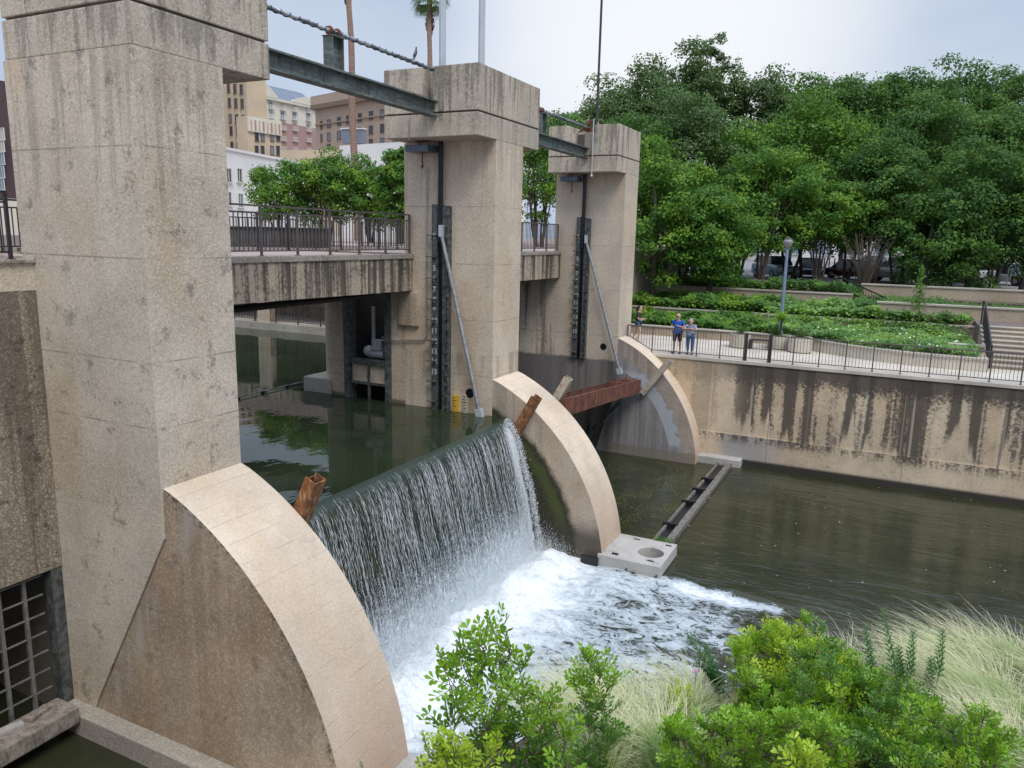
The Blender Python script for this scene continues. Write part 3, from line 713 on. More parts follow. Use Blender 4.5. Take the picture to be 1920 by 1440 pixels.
for z in (.36, .02):
    for i in range(n): b.v.append((ring_o[i][0], ring_o[i][1], z))
    for i in range(n):
        a = 2*math.pi*i/n; b.v.append((hx+hr*math.cos(a), hy+hr*math.sin(a), z))
for i in range(n):
    j = (i+1) % n
    b.f += [(i, j, n+j, n+i), (2*n+i, 3*n+i, 3*n+j, 2*n+j), (i, 2*n+i, 2*n+j, j), (n+i, n+j, 3*n+j, 3*n+i)]; b.mi += [0]*4
b.build('slab', M['slab'], t, bevel=.02)
MB().lathe([(.40, -.02), (.40, .02)], (hx, hy, .02), 24).build('hole_floor', M['voidm'], t)  # near-black disc paints the shade down in the hole
MB().box(3.2, 4.6, 11.3, 12.7, -1.5, -.02).build('footing', M['arc_side2'], t)
MB().box(3.0, 3.5, 11.05, 11.12, -.4, .26).build('wale', M['blacksteel'], t)
for x in (4.15, 5.0): MB().bar((x, 11.0, -.3), (x+.15, 11.2, .12), .14, .1).build('steel_toe', M['greysteel'], t)
for x, y in ((3.9, 11.35), (5.05, 12.7), (4.1, 12.7), (4.9, 11.4)): MB().box(x-.09, x+.09, y-.03, y+.03, .361, .40 if x < 4 else .372).build('cleat', M['blacksteel'], t)
t = thing('floating_boom', 'long weathered steel boom from the toe slab to the far wall', 'boom', (4.7, 18, 0))
MB().box(4.72, 4.94, 13.0, 22.9, -.08, .16).build('outer_rail', M['boomm'], t, bevel=.02)
MB().box(4.34, 4.42, 13.0, 22.9, -.06, .12).build('inner_rail', M['boomm'], t, bevel=.01)
MB().box(4.42, 4.72, 13.0, 22.9, -.10, .02).build('trough', M['blacksteel'], t)
for y in (15.0, 17.4, 18.9, 20.3): MB().box(4.28, 4.76, y-.10, y+.04, .0, .20).build('crosspiece', M['blacksteel'], t, bevel=.02)
t = MB().box(2.95, 5.25, 22.85, 23.4, -1, .30).build('toe_ledge', M['slab'], bevel=.03); tag(t, 'low grey ledge where the boom meets the far wall', 'ledge')

# chamber under the bridge in the middle pier
t = thing('valve_chamber', 'steel-framed valve opening with motor under the footbridge in the middle pier', 'valve chamber', (-4.4, Y2, 3.7))
for x in (-5.2, -3.56): MB().box(x-.12 if x < -4 else x-.18, x+.10 if x < -4 else x+.04, Y2-.06, Y2+.3, 3.6, 7.3).build('side_frame', M['greysteel'], t, bevel=.01)
MB().box(-5.06, -3.74, Y2-.05, Y2+.2, 4.95, 5.12).build('crossbeam', M['greysteel'], t, bevel=.01)
MB().box(-5.06, -3.74, Y2+.03, Y2+.15, 4.40, 4.95).build('gate_panel', M['pier_up'], t)
MB().box(-5.08, -3.74, Y2-.02, Y2+.2, 4.32, 4.40).build('crossbeam', M['greysteel'], t)
MB().box(-4.42, -4.36, Y2-.03, Y2+.05, 3.6, 4.95).build('stem_post', M['greysteel'], t)
MB().tube([(-4.45, Y2+.35, 5.15), (-4.45, Y2+.35, 6.75)], .06, 8).build('valve_stem', M['lgalv'], t)
b = MB(); b.tube([(-4.62, Y2+.35, 5.28), (-4.0, Y2+.35, 5.28)], .15, 12); b.box(-4.42, -4.05, Y2+.2, Y2+.5, 5.42, 5.72); b.ball((-4.6, Y2+.3, 5.35), .18, 8)
b.build('actuator_motor', M['white_motor'], t)

# ---- railings
def railing(name, label, p0, p1, z, h, nposts, per, mat, group=None, wp=.05, wb=.02, midrail=False, ztop=None):
    p0 = Vector(p0); p1 = Vector(p1); t = thing(name, label, 'railing', (p0.x, p0.y, z), group=group)
    d = (p1-p0); L_ = d.length; dn = d/L_
    MB().bar((p0.x, p0.y, z+h), (p1.x, p1.y, z+h), .07, .04).build('top_rail', M[mat], t)
    MB().bar((p0.x, p0.y, z+.12), (p1.x, p1.y, z+.12), .03).build('bottom_rail', M[mat], t)
    if midrail: MB().bar((p0.x, p0.y, z+h-.16), (p1.x, p1.y, z+h-.16), .03).build('middle_rail', M[mat], t)
    base = MB().box(-wp/2, wp/2, -wp/2, wp/2, 0, h-.022).box(-wp, wp, -wp, wp, 0, .015)
    me = None; bal = None; og = Vector((p0.x, p0.y, z))
    for i in range(nposts+1):
        P = p0+d*(i/nposts)
        if me is None: o = base.build('post', M[mat], t); me = o.data; me.transform(Matrix.Translation(og)); 
        else: o = bpy.data.objects.new('post', me); col.objects.link(o); o.parent = t
        o.location = (P.x-p0.x, P.y-p0.y, 0)
    top = h-.16 if midrail else h
    n = 0
    for i in range(nposts):
        for k in range(1, per):
            P = p0+d*((i+k/per)/nposts)
            if bal is None:
                o = MB().box(-wb/2, wb/2, -wb/2, wb/2, .125, top-.01).build('baluster', M[mat], t); bal = o.data; bal.transform(Matrix.Translation(og))
            elif n < 100: o = bpy.data.objects.new('baluster', bal); col.objects.link(o); o.parent = t
            else: continue
            o.location = (P.x-p0.x, P.y-p0.y, 0); n += 1
    return t
railing('bridge_railing', 'dark bronze railing on the downstream edge of the left footbridge span', (-2.82, W+.02), (-2.82, Y2-.05), 8.44, 1.12, 8, 9, 'railw', 'railings on the footbridge', midrail=True)
railing('bridge_railing', 'blackish railing on the upstream edge of the left footbridge span', (-7.0, W+.02), (-7.0, Y2+2.0), 8.44, 1.10, 9, 11, 'ironblue', 'railings on the footbridge', midrail=True)
railing('bridge_railing', 'bronze railing on the short span between middle and farthest pier', (-2.82, Y2+W+.05), (-2.82, Y3-.12), 8.44, 1.10, 8, 9, 'railw', 'railings on the footbridge')
railing('bridge_railing', 'dark railing along the upstream side of the far span', (-7.0, Y2+3.0), (-7.0, Y3-.1), 8.44, 1.10, 7, 10, 'ironblue', 'railings on the footbridge', midrail=True)
railing('bridge_railing', 'black railing on top of the dark wall at the left edge', (-2.82, -3.3), (-2.82, -.30), 8.46, 1.07, 3, 8, 'ironblue', 'railings on the footbridge', midrail=True)

# ---- far river wall, walkway and terraces
t = thing('river_wall', 'long streaked tan and black river wall below the walkway', 'wall', (15, 23.4, -1.5))
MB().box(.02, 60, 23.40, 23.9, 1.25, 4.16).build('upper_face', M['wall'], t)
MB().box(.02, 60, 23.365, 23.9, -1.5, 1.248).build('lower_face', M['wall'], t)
MB().box(.02, 60, 23.36, 23.95, 4.162, 4.30).build('coping', M['walk'], t, bevel=.012)
def struct(o): o['kind'] = 'structure'; return o
struct(MB().box(-3, 60, 23.95, 42, 3.8, 4.296).build('walkway', M['walk']))
pr = railing('walkway_railing', 'long bronze railing along the river walkway with people behind it', (1.16, 23.5), (1.16+.945*16, 23.5), 4.30, 1.08, 16, 8, 'railw', wp=.045, wb=.016)
# sloping end of the railing that follows the buttress
og = ORG[pr.name]
MB().bar((.05, 23.48, 5.40), (1.16, 23.5, 5.38), .06, .04).build('top_rail', M['railw'], pr)
MB().bar((.12, 23.48, 4.96), (1.16, 23.5, 4.40), .03).build('bottom_rail', M['railw'], pr)
MB().box(.04, .09, 23.46, 23.5, 4.85, 5.39).build('post', M['railw'], pr)
for i in range(8):
    x = .20+i*.12; MB().box(x-.008, x+.008, 23.47, 23.49, 4.96-(x-.12)*.54, 5.38).build('baluster', M['railw'], pr)
for x in (5.02, 5.96): MB().box(x-.045, x+.045, 23.46, 23.55, 4.30, 5.42).build('gate_post', M['iron'], pr)
# terrace walls
def twall(x0, x1, y, ztop, label, zb=4.2, th=.35):
    t = thing('terrace_wall', label, 'wall', ((x0+x1)/2, y, zb), group='terrace walls behind the walkway')
    MB().box(x0, x1, y, y+th, zb, ztop-.09).build('face', M['terrace'], t)
    MB().box(x0, x1+.03, y-.05, y+th+.04, ztop-.088, ztop).build('coping', M['terrace_cap'], t, bevel=.015)
twall(-3, 5.0, 29.4, 4.78, 'lowest tan terrace wall behind the people')
twall(-3, 13.6, 32.9, 5.42, 'second tan terrace wall half buried in ivy')
twall(-3, 8.1, 37.6, 6.35, 'third terrace wall under the nearest row of trees')
twall(.0, 6.6, 40.6, 6.75, 'topmost short terrace wall below the parked cars')
twall(9.4, 40, 33.6, 6.28, 'dark terrace wall behind the wide steps')
twall(8.4, 40, 39.5, 6.85, 'shadowed terrace wall below the parking lot at right')
twall(12.3, 13.6, 27.9, 5.1, 'short low wall beside the steps in the ground cover')
# terrace ground
struct(MB().box(-3, 5.0, 29.7, 32.9, 3.9, 4.66).build('planting_bed_ground', M['soil']))
struct(MB().box(-3, 13.6, 33.2, 37.7, 3.9, 5.30).build('planting_bed_ground', M['soil']))
struct(MB().box(-3, 40, 37.9, 41.2, 3.9, 6.2).build('planting_bed_ground', M['soil']))
struct(MB().box(13.6, 40, 31.3, 33.6, 3.9, 5.62).build('steps_landing', simple('shade_painted_brick_paving', (.16, .12, .11), .9, 0, .2, 3)))  # landing paving darkened to put the trees' shade into its colour
struct(MB().box(8.1, 40, 33.95, 37.9, 3.9, 5.9).build('planting_bed_ground', M['soil']))
# curved front bed
t = thing('planter_bed', 'long curved raised bed edged in pale stone with ivy and white flowers', 'raised bed', (10, 27, 4.3))
cp = [Vector(p) for p in ((6.3, 29.2), (7.4, 28.0), (9.0, 26.9), (10.9, 26.15), (13.6, 25.9))]
def bez(t_):
    n = len(cp)-1; x = t_*n; i = min(int(x), n-1); f = x-i
    p0 = cp[max(i-1, 0)]; p1 = cp[i]; p2 = cp[i+1]; p3 = cp[min(i+2, n)]
    return .5*((2*p1)+(p2-p0)*f+(2*p0-5*p1+4*p2-p3)*f*f+(3*p1-p0-3*p2+p3)*f**3)
cl = [bez(i/40) for i in range(41)]
for (nm, zb, zt, off, mt) in (('face', 4.28, 4.74, .0, 'pot'), ('coping', 4.742, 4.82, .05, 'terrace_cap')):
    b = MB(); n = len(cl)
    nr = [Vector((-(cl[min(i+1, n-1)]-cl[max(i-1, 0)]).y, (cl[min(i+1, n-1)]-cl[max(i-1, 0)]).x)).normalized() for i in range(n)]
    for i in range(n):
        a = cl[i]-nr[i]*off; c = cl[i]+nr[i]*(.35+off)
        b.v += [(a.x, a.y, zb), (c.x, c.y, zb), (c.x, c.y, zt), (a.x, a.y, zt)]
    for i in range(n-1):
        k = 4*i
        for u_ in range(4):
            v_ = (u_+1) % 4; b.f.append((k+u_, k+v_, k+4+v_, k+4+u_)); b.mi.append(0)
    b.f += [(0, 1, 2, 3), (4*n-1, 4*n-2, 4*n-3, 4*n-4)]; b.mi += [0, 0]
    b.build(nm, M[mt], t)
MB().box(13.25, 13.6, 26.3, 32.9, 4.28, 4.80).build('end_wall', M['terrace'], t)
soil = MB(); pl = [(p.x+.05, p.y+.3) for p in cl]+[(13.3, 32.9), (5.0, 32.9), (5.0, 29.8)]
struct(MB().prism(pl, 2, 4.2, 4.70).build('planting_bed_ground', M['soil']))
# wide steps on the right
t = thing('garden_steps', 'wide tan steps rising at the right edge beyond the walkway', 'steps', (20, 29, 4.3))
for i in range(9):
    y = 27.2+i*.46; zt = 4.3+(i+1)*.148
    MB().box(13.62, 40, y, 31.35, zt-.148, zt-.04).build('riser', M['terrace'], t)
    MB().box(13.62, 40, y-.04, 31.35, zt-.038, zt).build('tread', M['terrace_cap'], t)
b = MB()
t = thing('stair_handrail', 'black handrail climbing beside the wide steps', 'handrail', (13.7, 27, 4.3))
MB().tube([(13.72, 26.7, 4.35), (13.72, 26.7, 5.25), (13.72, 27.2, 5.35), (13.72, 31.3, 6.65), (13.72, 31.9, 6.65), (13.72, 31.9, 5.6)], .035, 8).build('rail', M['ironblue'], t)
for i in range(26):
    y = 27.2+i*.16; z0 = 4.3+max(0, (y-27.2)/.46)*.148; MB().box(13.71, 13.73, y, y+.02, z0, 5.35+(y-27.2)*.317).build('baluster', M['ironblue'], t)
# stair beside third wall with railing
t = thing('ramp_railing', 'dark railing of the small stair between the terrace walls', 'railing', (8.6, 38, 5.6))
a0 = at(1556, 512, 1, 40.4); a1 = at(1602, 532, 1, 39.0); a2 = at(1664, 560, 1, 36.5)
MB().tube([a0, a1, a2, a2-Vector((0, 0, .9))], .04, 6).build('rail', M['ironblue'], t)
for i in range(14):
    p = a1.lerp(a2, i/13); MB().bar(p, p-Vector((0, 0, .85)), .025).build('baluster', M['ironblue'], t)

# ---- ground, river
struct(MB().box(-600, 600, -300, 900, -3, -2.4).build('ground', M['ground']))
struct(MB().box(-9.5, 300, 41.0, 600, 4, 6.42).build('parking_lot', M['asphalt']))
struct(MB().box(-400, -9.5, 22.6, 600, 7.6, 8.40).build('plaza', M['paver']))
struct(MB().box(-9.5, -3.0, 24.1, 45, 4, 8.38).build('plaza_edge', M['paver']))
struct(MB().box(-400, -7.2, -120, -.5, 3, 8.36).build('near_plaza', M['paver']))
struct(MB().box(-7.2, 80, -60, -8.9, 3, 7.35).build('near_street', M['walk']))
# quay under the plaza upstream
t = thing('quay_colonnade', 'covered lower walk with columns across the upstream water', 'colonnade', (-15, 22.6, 3))
MB().box(-70, -6.4, 22.35, 22.8, 1.0, 4.25).build('quay_edge', M['ledge'], t)
MB().box(-70, -6.4, 22.8, 26.0, 3.2, 4.20).build('lower_walk', M['walk'], t)
MB().box(-70, -6.4, 26.0, 26.3, 3.2, 7.6).build('back_wall', M['darkwall'], t)
MB().box(-70, -6.4, 22.55, 22.95, 7.0, 7.6).build('edge_beam', M['girder'], t)
for i in range(9): MB().box(-20.2-i*5.5, -19.4-i*5.5, 22.5, 22.95, 4.25, 7.0).build('column', M['pier_up'], t)
railing('quay_railing', 'dark railing on the covered lower walk upstream', (-31, 22.62), (-13, 22.62), 4.25, 1.0, 12, 8, 'iron')
t = thing('floating_rail', 'thin debris boom floating in the upstream water', 'debris boom', (-8, 9, 3.86))
q0 = at(446, 745, 2, 3.92); q1 = at(570, 715, 2, 3.92)
MB().tube([q0+(q0-q1)*.5, q1], .016, 6).build('pipe', M['pipe'], t)
for k in (0.0, .35, .72): c = q0.lerp(q1, k); MB().ball((c.x, c.y, 3.9), (.08, .08, .06), 6).build('float', M['blacksteel'], t)

# ================================================================== WATER
def fbm(x, y, sc_, oct_=4, seed=0):     # vectorised value noise
    out = np.zeros_like(x, dtype=float); amp = 1.0; tot = 0
    for o in range(oct_):
        f = sc_*2**o; X = x*f+seed*17.3+o*5.1; Y = y*f+seed*9.7+o*3.3
        xi = np.floor(X).astype(np.int64); yi = np.floor(Y).astype(np.int64); fx = X-xi; fy = Y-yi
        fx = fx*fx*(3-2*fx); fy = fy*fy*(3-2*fy)
        def h(a, b):
            n = (a*374761393+b*668265263+seed*1442695) & 0xffffffff; n = ((n ^ (n >> 13))*1274126177) & 0xffffffff
            return ((n ^ (n >> 16)) & 0xffff)/65535.0
        v = (h(xi, yi)*(1-fx)+h(xi+1, yi)*fx)*(1-fy)+(h(xi, yi+1)*(1-fx)+h(xi+1, yi+1)*fx)*fy
        out += amp*v; tot += amp; amp *= .5
    return out/tot
def water_mat():
    g = G('upstream_water'); P = g.pos()
    n = g.noise(P, .35, 3); g.col(g.mix(g.rng(n, .35, .65), (.016, .024, .013), (.025, .036, .018))).set(rough=.02, spec=.5, ior=1.33)
    a = g.noise(g.map(P, (.9, .5, 1)), 1.6, 3, .5); b = g.noise(P, 5, 2, .5)
    g.bump(g.math('ADD', a, g.math('MULTIPLY', b, .12)), .13, .05); return g.m
def river_mat():
    g = G('downstream_water'); P = g.pos(); s = g.sep(P)
    F = g.n('ShaderNodeAttribute', attribute_name='foam').outputs['Fac']
    wv = g.noise(g.map(P, (.35, 1.3, 1), (0, 0, 0)), 1.5, 3, .5, .6); w2 = g.noise(P, 5.5, 3, .6)
    base = g.mix(g.rng(g.noise(P, .5, 3), .35, .65), (.026, .029, .015), (.038, .041, .021))
    # yellow-green algae flecks in the still bay, pale flecks everywhere
    k = g.math('MULTIPLY', g.rng(s[0], 5.0, 3.8), g.math('MULTIPLY', g.rng(s[1], 13.0, 14.0), g.rng(s[0], .2, 1.5)))
    al = g.math('MULTIPLY', g.rng(g.noise(P, 13, 5, .8), .54, .62), g.rng(g.noise(P, .75, 4, .65), .44, .58))
    base = g.mix(g.math('MULTIPLY', g.math('MULTIPLY', al, k), .8), base, (.26, .25, .07))
    vd_ = g.n('ShaderNodeTexVoronoi'); g.l(P, vd_.inputs['Vector']); vd_.inputs['Scale'].default_value = 5.6
    dens = g.rng(g.noise(P, .7, 3), .38, .60, .05, .16)
    ok = g.math('GREATER_THAN', g.sep(vd_.outputs['Color'])[1], .62)
    dot = g.math('MULTIPLY', g.math('LESS_THAN', vd_.outputs['Distance'], g.math('MULTIPLY', dens, g.sep(vd_.outputs['Color'])[0])), ok)
    base = g.mix(g.math('MULTIPLY', dot, .8), base, (.62, .62, .56))
    n1 = g.noise(g.map(P, (.8, 1.15, 1)), 1.25, 10, .66, 1.3); r1 = g.noise(g.map(P, (.8, 1.15, 1)), 2.3, 7, .62, 2.6)
    rid = g.math('SUBTRACT', 1.0, g.math('ABSOLUTE', g.math('MULTIPLY_ADD', r1, 2.6, -1.3)))
    q = g.math('ADD', g.math('ADD', F, g.math('MULTIPLY', g.math('SUBTRACT', n1, .5), 1.5)), g.math('MULTIPLY', g.math('SUBTRACT', rid, .72), .75))
    q = g.math('MULTIPLY', q, g.rng(F, .02, .12))
    fo = g.rng(q, .36, .60); fo2 = g.rng(q, .42, 1.35)
    white = g.mix(fo2, (.32, .37, .40), (.85, .88, .89))
    tint = g.math('MULTIPLY', g.rng(F, 1.12, 1.35), g.rng(n1, .45, .6, 0, .35)); white = g.mix(tint, white, (.80, .85, .66))
    g.col(g.mix(fo, base, white)).set(rough=g.mix(fo, (.11,)*3, (.75,)*3), spec=.5, ior=1.33)
    h = g.math('ADD', g.math('MULTIPLY', wv, 1.0), g.math('MULTIPLY', w2, .22)); h = g.math('ADD', h, g.math('MULTIPLY', fo, g.math('MULTIPLY', n1, 1.6)))
    g.bump(h, .36, .09); return g.m
M['water'] = water_mat(); M['river'] = river_mat()
U = MB()
U.add([(-400, -.5, ZU), (-7.2, -.5, ZU), (-7.2, 22.5, ZU), (-400, 22.5, ZU)], [(0, 1, 2, 3)])
U.add([(-7.2, W, ZU), (.50, W, ZU), (.50, Y2, ZU), (-7.2, Y2, ZU)], [(0, 1, 2, 3)])
U.add([(-7.2, Y2+.5, ZU), (-6.3, Y2+.5, ZU), (-6.3, Y3, ZU), (-7.2, Y3, ZU)], [(0, 1, 2, 3)])
struct(U.build('river_upstream', M['water']))
xs = np.concatenate([np.array([-6, -4, -2, -1, 0, .6, 1.0]), np.arange(1.2, 10.5, .045), np.array([11, 12, 14, 18, 25, 40, 80, 300])])
ys = np.concatenate([np.array([-60, -30, -15, -8, -4, -2, -1, 0, .6]), np.arange(1.0, 12.6, .05), np.arange(12.8, 23.4, .25), np.array([23.39])])
X, Y = np.meshgrid(xs, ys)
def sstep(a, b, x): t_ = np.clip((x-a)/(b-a), 0, 1); return t_*t_*(3-2*t_)
edge = 11.42-np.clip(X-5.2, 0, 9)*.10+(fbm(X, Y, .8, 3, 5)-.5)*.5
Fm = (.50+.58*sstep(4.8, 2.2, X)-.045*np.clip(X-4.6, 0, 9)-.16*np.clip(X-7.2, 0, 3))*sstep(.35, -.35, Y-edge)*sstep(1.2, 1.5, X)
Fm += .5*np.exp(-((Y-edge+.30)/.28)**2)*sstep(4.5, 6.5, X)*sstep(9.2, 7.9, X)
Fm *= np.where(Y > 13.5, 0, 1)
foot = np.exp(-((X-2.05)/.55)**2)*sstep(1.5, 1.9, Y)*sstep(11.6, 10.9, Y)
am = np.clip(Fm, 0, 1.3)
Z = am*.16*(fbm(X, Y, .9, 5, 1)-.5)*2 + foot*(.26+.62*(fbm(X, Y, 1.9, 5, 2)-.35)) + am*.10*(fbm(X, Y, 4, 3, 3)-.5)
rv = np.maximum(0, Z+.0)
Z = np.where(am > .01, Z, 0)
nx, ny = len(xs), len(ys)
idx = np.arange(nx*ny).reshape(ny, nx)
Fq = np.stack([idx[:-1, :-1], idx[:-1, 1:], idx[1:, 1:], idx[1:, :-1]], -1).reshape(-1, 4)
o = npmesh('river', np.stack([X, Y, Z], -1).reshape(-1, 3), Fq, M['river'], smooth=True, attr={'foam': Fm.ravel()}); struct(o)

# gate leaf behind the fall
t = thing('overflow_gate', 'dark wet gate leaf behind the waterfall, showing at its right edge', 'gate', (0, 6, 0))
prof = [(-.15, 3.70), (.30, 3.70), (.55, 3.55), (.72, 3.2), (.82, 2.6), (.85, 1.6), (.8, .4), (.8, -1)]
MB().prism(prof+[(-.15, -1)], 1, W+.01, Y2-.01).build('leaf', M['blacksteel'], t)
# falling sheet
PR = np.array([(.50, 3.862), (.60, 3.858), (.70, 3.83), (.80, 3.73), (.88, 3.58), (.95, 3.38), (1.06, 2.95), (1.18, 2.4), (1.35, 1.8), (1.47, 1.1), (1.57, .5), (1.66, -.15)])
seg = np.r_[0, np.cumsum(np.hypot(*np.diff(PR, axis=0).T))]; ST = seg[-1]
def pf(s):
    x = np.interp(s, seg, PR[:, 0]); z = np.interp(s, seg, PR[:, 1]); return x, z
ssm = np.linspace(0, ST, 800); ker = np.hanning(35); ker /= ker.sum()
xx, zz = pf(ssm); pad = 17
xsm = np.convolve(np.r_[np.full(pad, xx[0])-(np.arange(pad)[::-1]+1)*(xx[1]-xx[0]), xx, xx[-1]+(np.arange(pad)+1)*(xx[-1]-xx[-2])], ker, 'valid')
zsm = np.convolve(np.r_[np.full(pad, zz[0]), zz, zz[-1]+(np.arange(pad)+1)*(zz[-1]-zz[-2])], ker, 'valid')
def psm(s, off=0):
    x = np.interp(s, ssm, xsm); z = np.interp(s, ssm, zsm); e = .02
    dx = np.interp(s+e, ssm, xsm)-np.interp(s-e, ssm, xsm); dz = np.interp(s+e, ssm, zsm)-np.interp(s-e, ssm, zsm); l = np.hypot(dx, dz)+1e-9
    return x-dz/l*off, z+dx/l*off
ns, ny2 = 170, 620
S_, Yf = np.meshgrid(np.linspace(0, ST, ns), np.linspace(0, 1, ny2))
ymax = 10.62+.10*S_+(fbm(S_*3, S_*0+1, 1, 3, 4)-.5)*.25*sstep(.2, 1.4, S_)
ymax = np.where(S_ < .22, 10.62+(11.2-10.62)*sstep(.22, .05, S_), ymax)
YY = W+.005+(ymax-W)*Yf
fall = sstep(.3, 1.6, S_)
off = .03*fall*(fbm(YY*9, S_*.55, 1, 3, 6)-.5)*2 + .05*fall*(fbm(YY*2.2, S_*.5, 1, 2, 7)-.5)*2 + .035*sstep(1.8, 3.2, S_)*(fbm(YY*14, S_*6, 1, 3, 8)-.5)*2
XX, ZZ = psm(S_, off)
idx = np.arange(ns*ny2).reshape(ny2, ns); Fq = np.stack([idx[:-1, :-1], idx[:-1, 1:], idx[1:, 1:], idx[1:, :-1]], -1).reshape(-1, 4)
def fall_mat():
    g = G('falling_water'); P = g.pos(); s = g.sep(P)
    S = g.n('ShaderNodeAttribute', attribute_name='s').outputs['Fac']
    cx = g.n('ShaderNodeCombineXYZ'); g.l(s[1], cx.inputs[0]); g.l(S, cx.inputs[1]); V = cx.outputs[0]
    wob = g.noise(g.map(V, (.8, 1.2, 1)), 1.3, 2)
    V2 = g.n('ShaderNodeCombineXYZ'); g.l(g.math('ADD', s[1], g.math('MULTIPLY', wob, .16)), V2.inputs[0]); g.l(S, V2.inputs[1]); V2 = V2.outputs[0]
    a = g.noise(g.map(V2, (13, .42, 1)), 1, 4, .55); b = g.noise(g.map(V2, (26, 1.5, 1), (5, 2, 0)), 1, 4, .7)
    q = g.math('ADD', g.math('MULTIPLY', a, .55), g.math('MULTIPLY', b, .5))
    th = g.rng(S, .0, 3.8, .615, .50, False)
    st = g.rng(q, th, g.math('ADD', th, .085), 0, .8); st = g.math('MULTIPLY', st, g.rng(S, .14, .38))
    cr = g.noise(g.map(V2, (15, 6.5, 1)), 1, 5, .72, .8)
    low = g.rng(g.math('ADD', S, g.math('MULTIPLY', a, .8)), 1.9, 3.6)
    crm = g.math('MULTIPLY', g.rng(cr, g.rng(S, 2.0, 4.0, .60, .36), .70), low)
    green = g.mix(g.rng(g.noise(g.map(V, (.5, 1.2, 1)), 1.2, 3), .4, .62), (.030, .032, .016), (.018, .028, .018))
    base = g.mix(g.rng(S, .55, .15), green, (.035, .055, .042))
    base = g.mix(low, base, g.mix(g.rng(S, 2.2, 4.0), (.035, .045, .055), (.50, .56, .60)))
    c = g.mix(st, base, (.50, .57, .60)); c = g.mix(g.math('MULTIPLY', crm, .95), c, (.82, .87, .90))
    g.col(c).set(rough=g.mix(g.math('MAXIMUM', st, g.math('MULTIPLY', crm, .7)), (.07,)*3, (.5,)*3), spec=.5, ior=1.33)
    g.bump(g.math('ADD', g.math('MULTIPLY', q, 1.0), g.math('MULTIPLY', g.math('MULTIPLY', cr, low), 1.4)), .6, .07); return g.m
M['fall'] = fall_mat()
t = thing('waterfall', 'wide curtain of water pouring over the gate between the nearest and middle pier', 'waterfall', (0, 0, 0)); t['kind'] = 'stuff'
npmesh('falling_sheet', np.stack([XX, YY, ZZ], -1).reshape(-1, 3), Fq, M['fall'], parent=t, smooth=True, attr={'s': S_.ravel()})
def whitem(name, c, tr=.0):
    g = G(name); g.col(c).set(rough=.35, spec=.5)
    return g.m
M['strand'] = whitem('white_water_strands', (.74, .78, .80))
# individual strands
V = []; Fc = []
def ribbon(pts, rad):
    """4-sided tubes from arrays: pts (n,3), rad (n,)"""
    k = sum(len(v) for v in V); n = len(pts)
    offs = np.array([(1, 0, 0), (0, 1, 0), (-1, 0, 0), (0, -1, 0)], float)
    v = pts[:, None, :]+offs[None]*rad[:, None, None]; V.append(v.reshape(-1, 3))
    a = k+np.arange(n-1)[:, None]*4+np.arange(4)[None]; b = k+np.arange(n-1)[:, None]*4+(np.arange(4)[None]+1) % 4
    Fc.append(np.stack([a, b, b+4, a+4], -1).reshape(-1, 4))
for i in range(1250):
    y0 = rng.uniform(W+.02, 10.75) if i > 300 else 10.75-abs(rng.normal(0, .22))
    s0 = rng.choice([rng.uniform(.16, .5), rng.uniform(.5, 2.6)], p=[.5, .5]); L0 = rng.uniform(.5, 2.4)*(.6+.4*rng.random()); s1 = min(s0+L0, ST-.1)
    n = int(10+16*L0); s = np.linspace(s0, s1, n)
    ph = rng.uniform(0, 6.28, 3); y = y0+.022*np.sin(s*5+ph[0])+.012*np.sin(s*17+ph[1])+.03*(s-s0)*rng.normal()
    off = .012+.03*np.clip(s-.1, 0, 1)+.05*rng.random()*np.clip(s-.2, 0, 9)/2
    x, z = psm(s, off)
    r = (.0018+.0040*rng.random())*(.55+.45*np.sin(s*rng.uniform(18, 45)+ph[2]))*np.sin(np.pi*np.clip((s-s0)/(s1-s0), .03, .97))**.5
    gap = rng.random(n) < (.25*(s0 > 1.6)); r = np.where(gap, r*.1, r)
    ribbon(np.stack([x, y, z], -1), np.maximum(r, .0006))
npmesh('water_strands', np.concatenate(V), np.concatenate(Fc), M['strand'], parent=t, smooth=True)
def droplets(name, P, r, st, parent):
    n = len(P); d = np.array([(1, 0, 0), (0, 1, 0), (-1, 0, 0), (0, -1, 0), (0, 0, 1), (0, 0, -1)], float)
    v = d[None]*r[:, None, None]; v[:, 4:, 2] *= st[:, None]; v = v+P[:, None, :]
    f = np.array([(0, 1, 4), (1, 2, 4), (2, 3, 4), (3, 0, 4), (1, 0, 5), (2, 1, 5), (3, 2, 5), (0, 3, 5)])
    F_ = (np.arange(n)*6)[:, None, None]+f[None]
    return npmesh(name, v.reshape(-1, 3), F_.reshape(-1, 3), M['strand'], parent=parent)
n = 26000
s = 1.8+(ST-1.8)*rng.random(n)**.5; y = rng.uniform(W, 10.9, n); off = .02+np.abs(rng.normal(0, .07, n))*(s-1.1)/2
x, z = psm(s, off); droplets('falling_drops', np.stack([x, y, z], -1), rng.uniform(.0025, .006, n), rng.uniform(1.5, 4.5, n), t)
n = 34000
y = rng.uniform(W, 11.3, n); x = 1.75+np.abs(rng.normal(0, .45, n)); z = .12+np.abs(rng.normal(0, .36, n))*np.exp(-(x-1.8)*.6); droplets('spray_drops', np.stack([x, y, z], -1), rng.uniform(.003, .010, n), rng.uniform(.8, 1.6, n), t)
n = 4200
s = rng.uniform(.15, ST, n); y = 10.75+.1*s+rng.normal(0, .09, n)+.05*s*rng.random(n); x, z = psm(s, rng.uniform(0, .15, n)); droplets('edge_splash', np.stack([x, y, z], -1), rng.uniform(.004, .012, n), rng.uniform(1, 3, n), t)

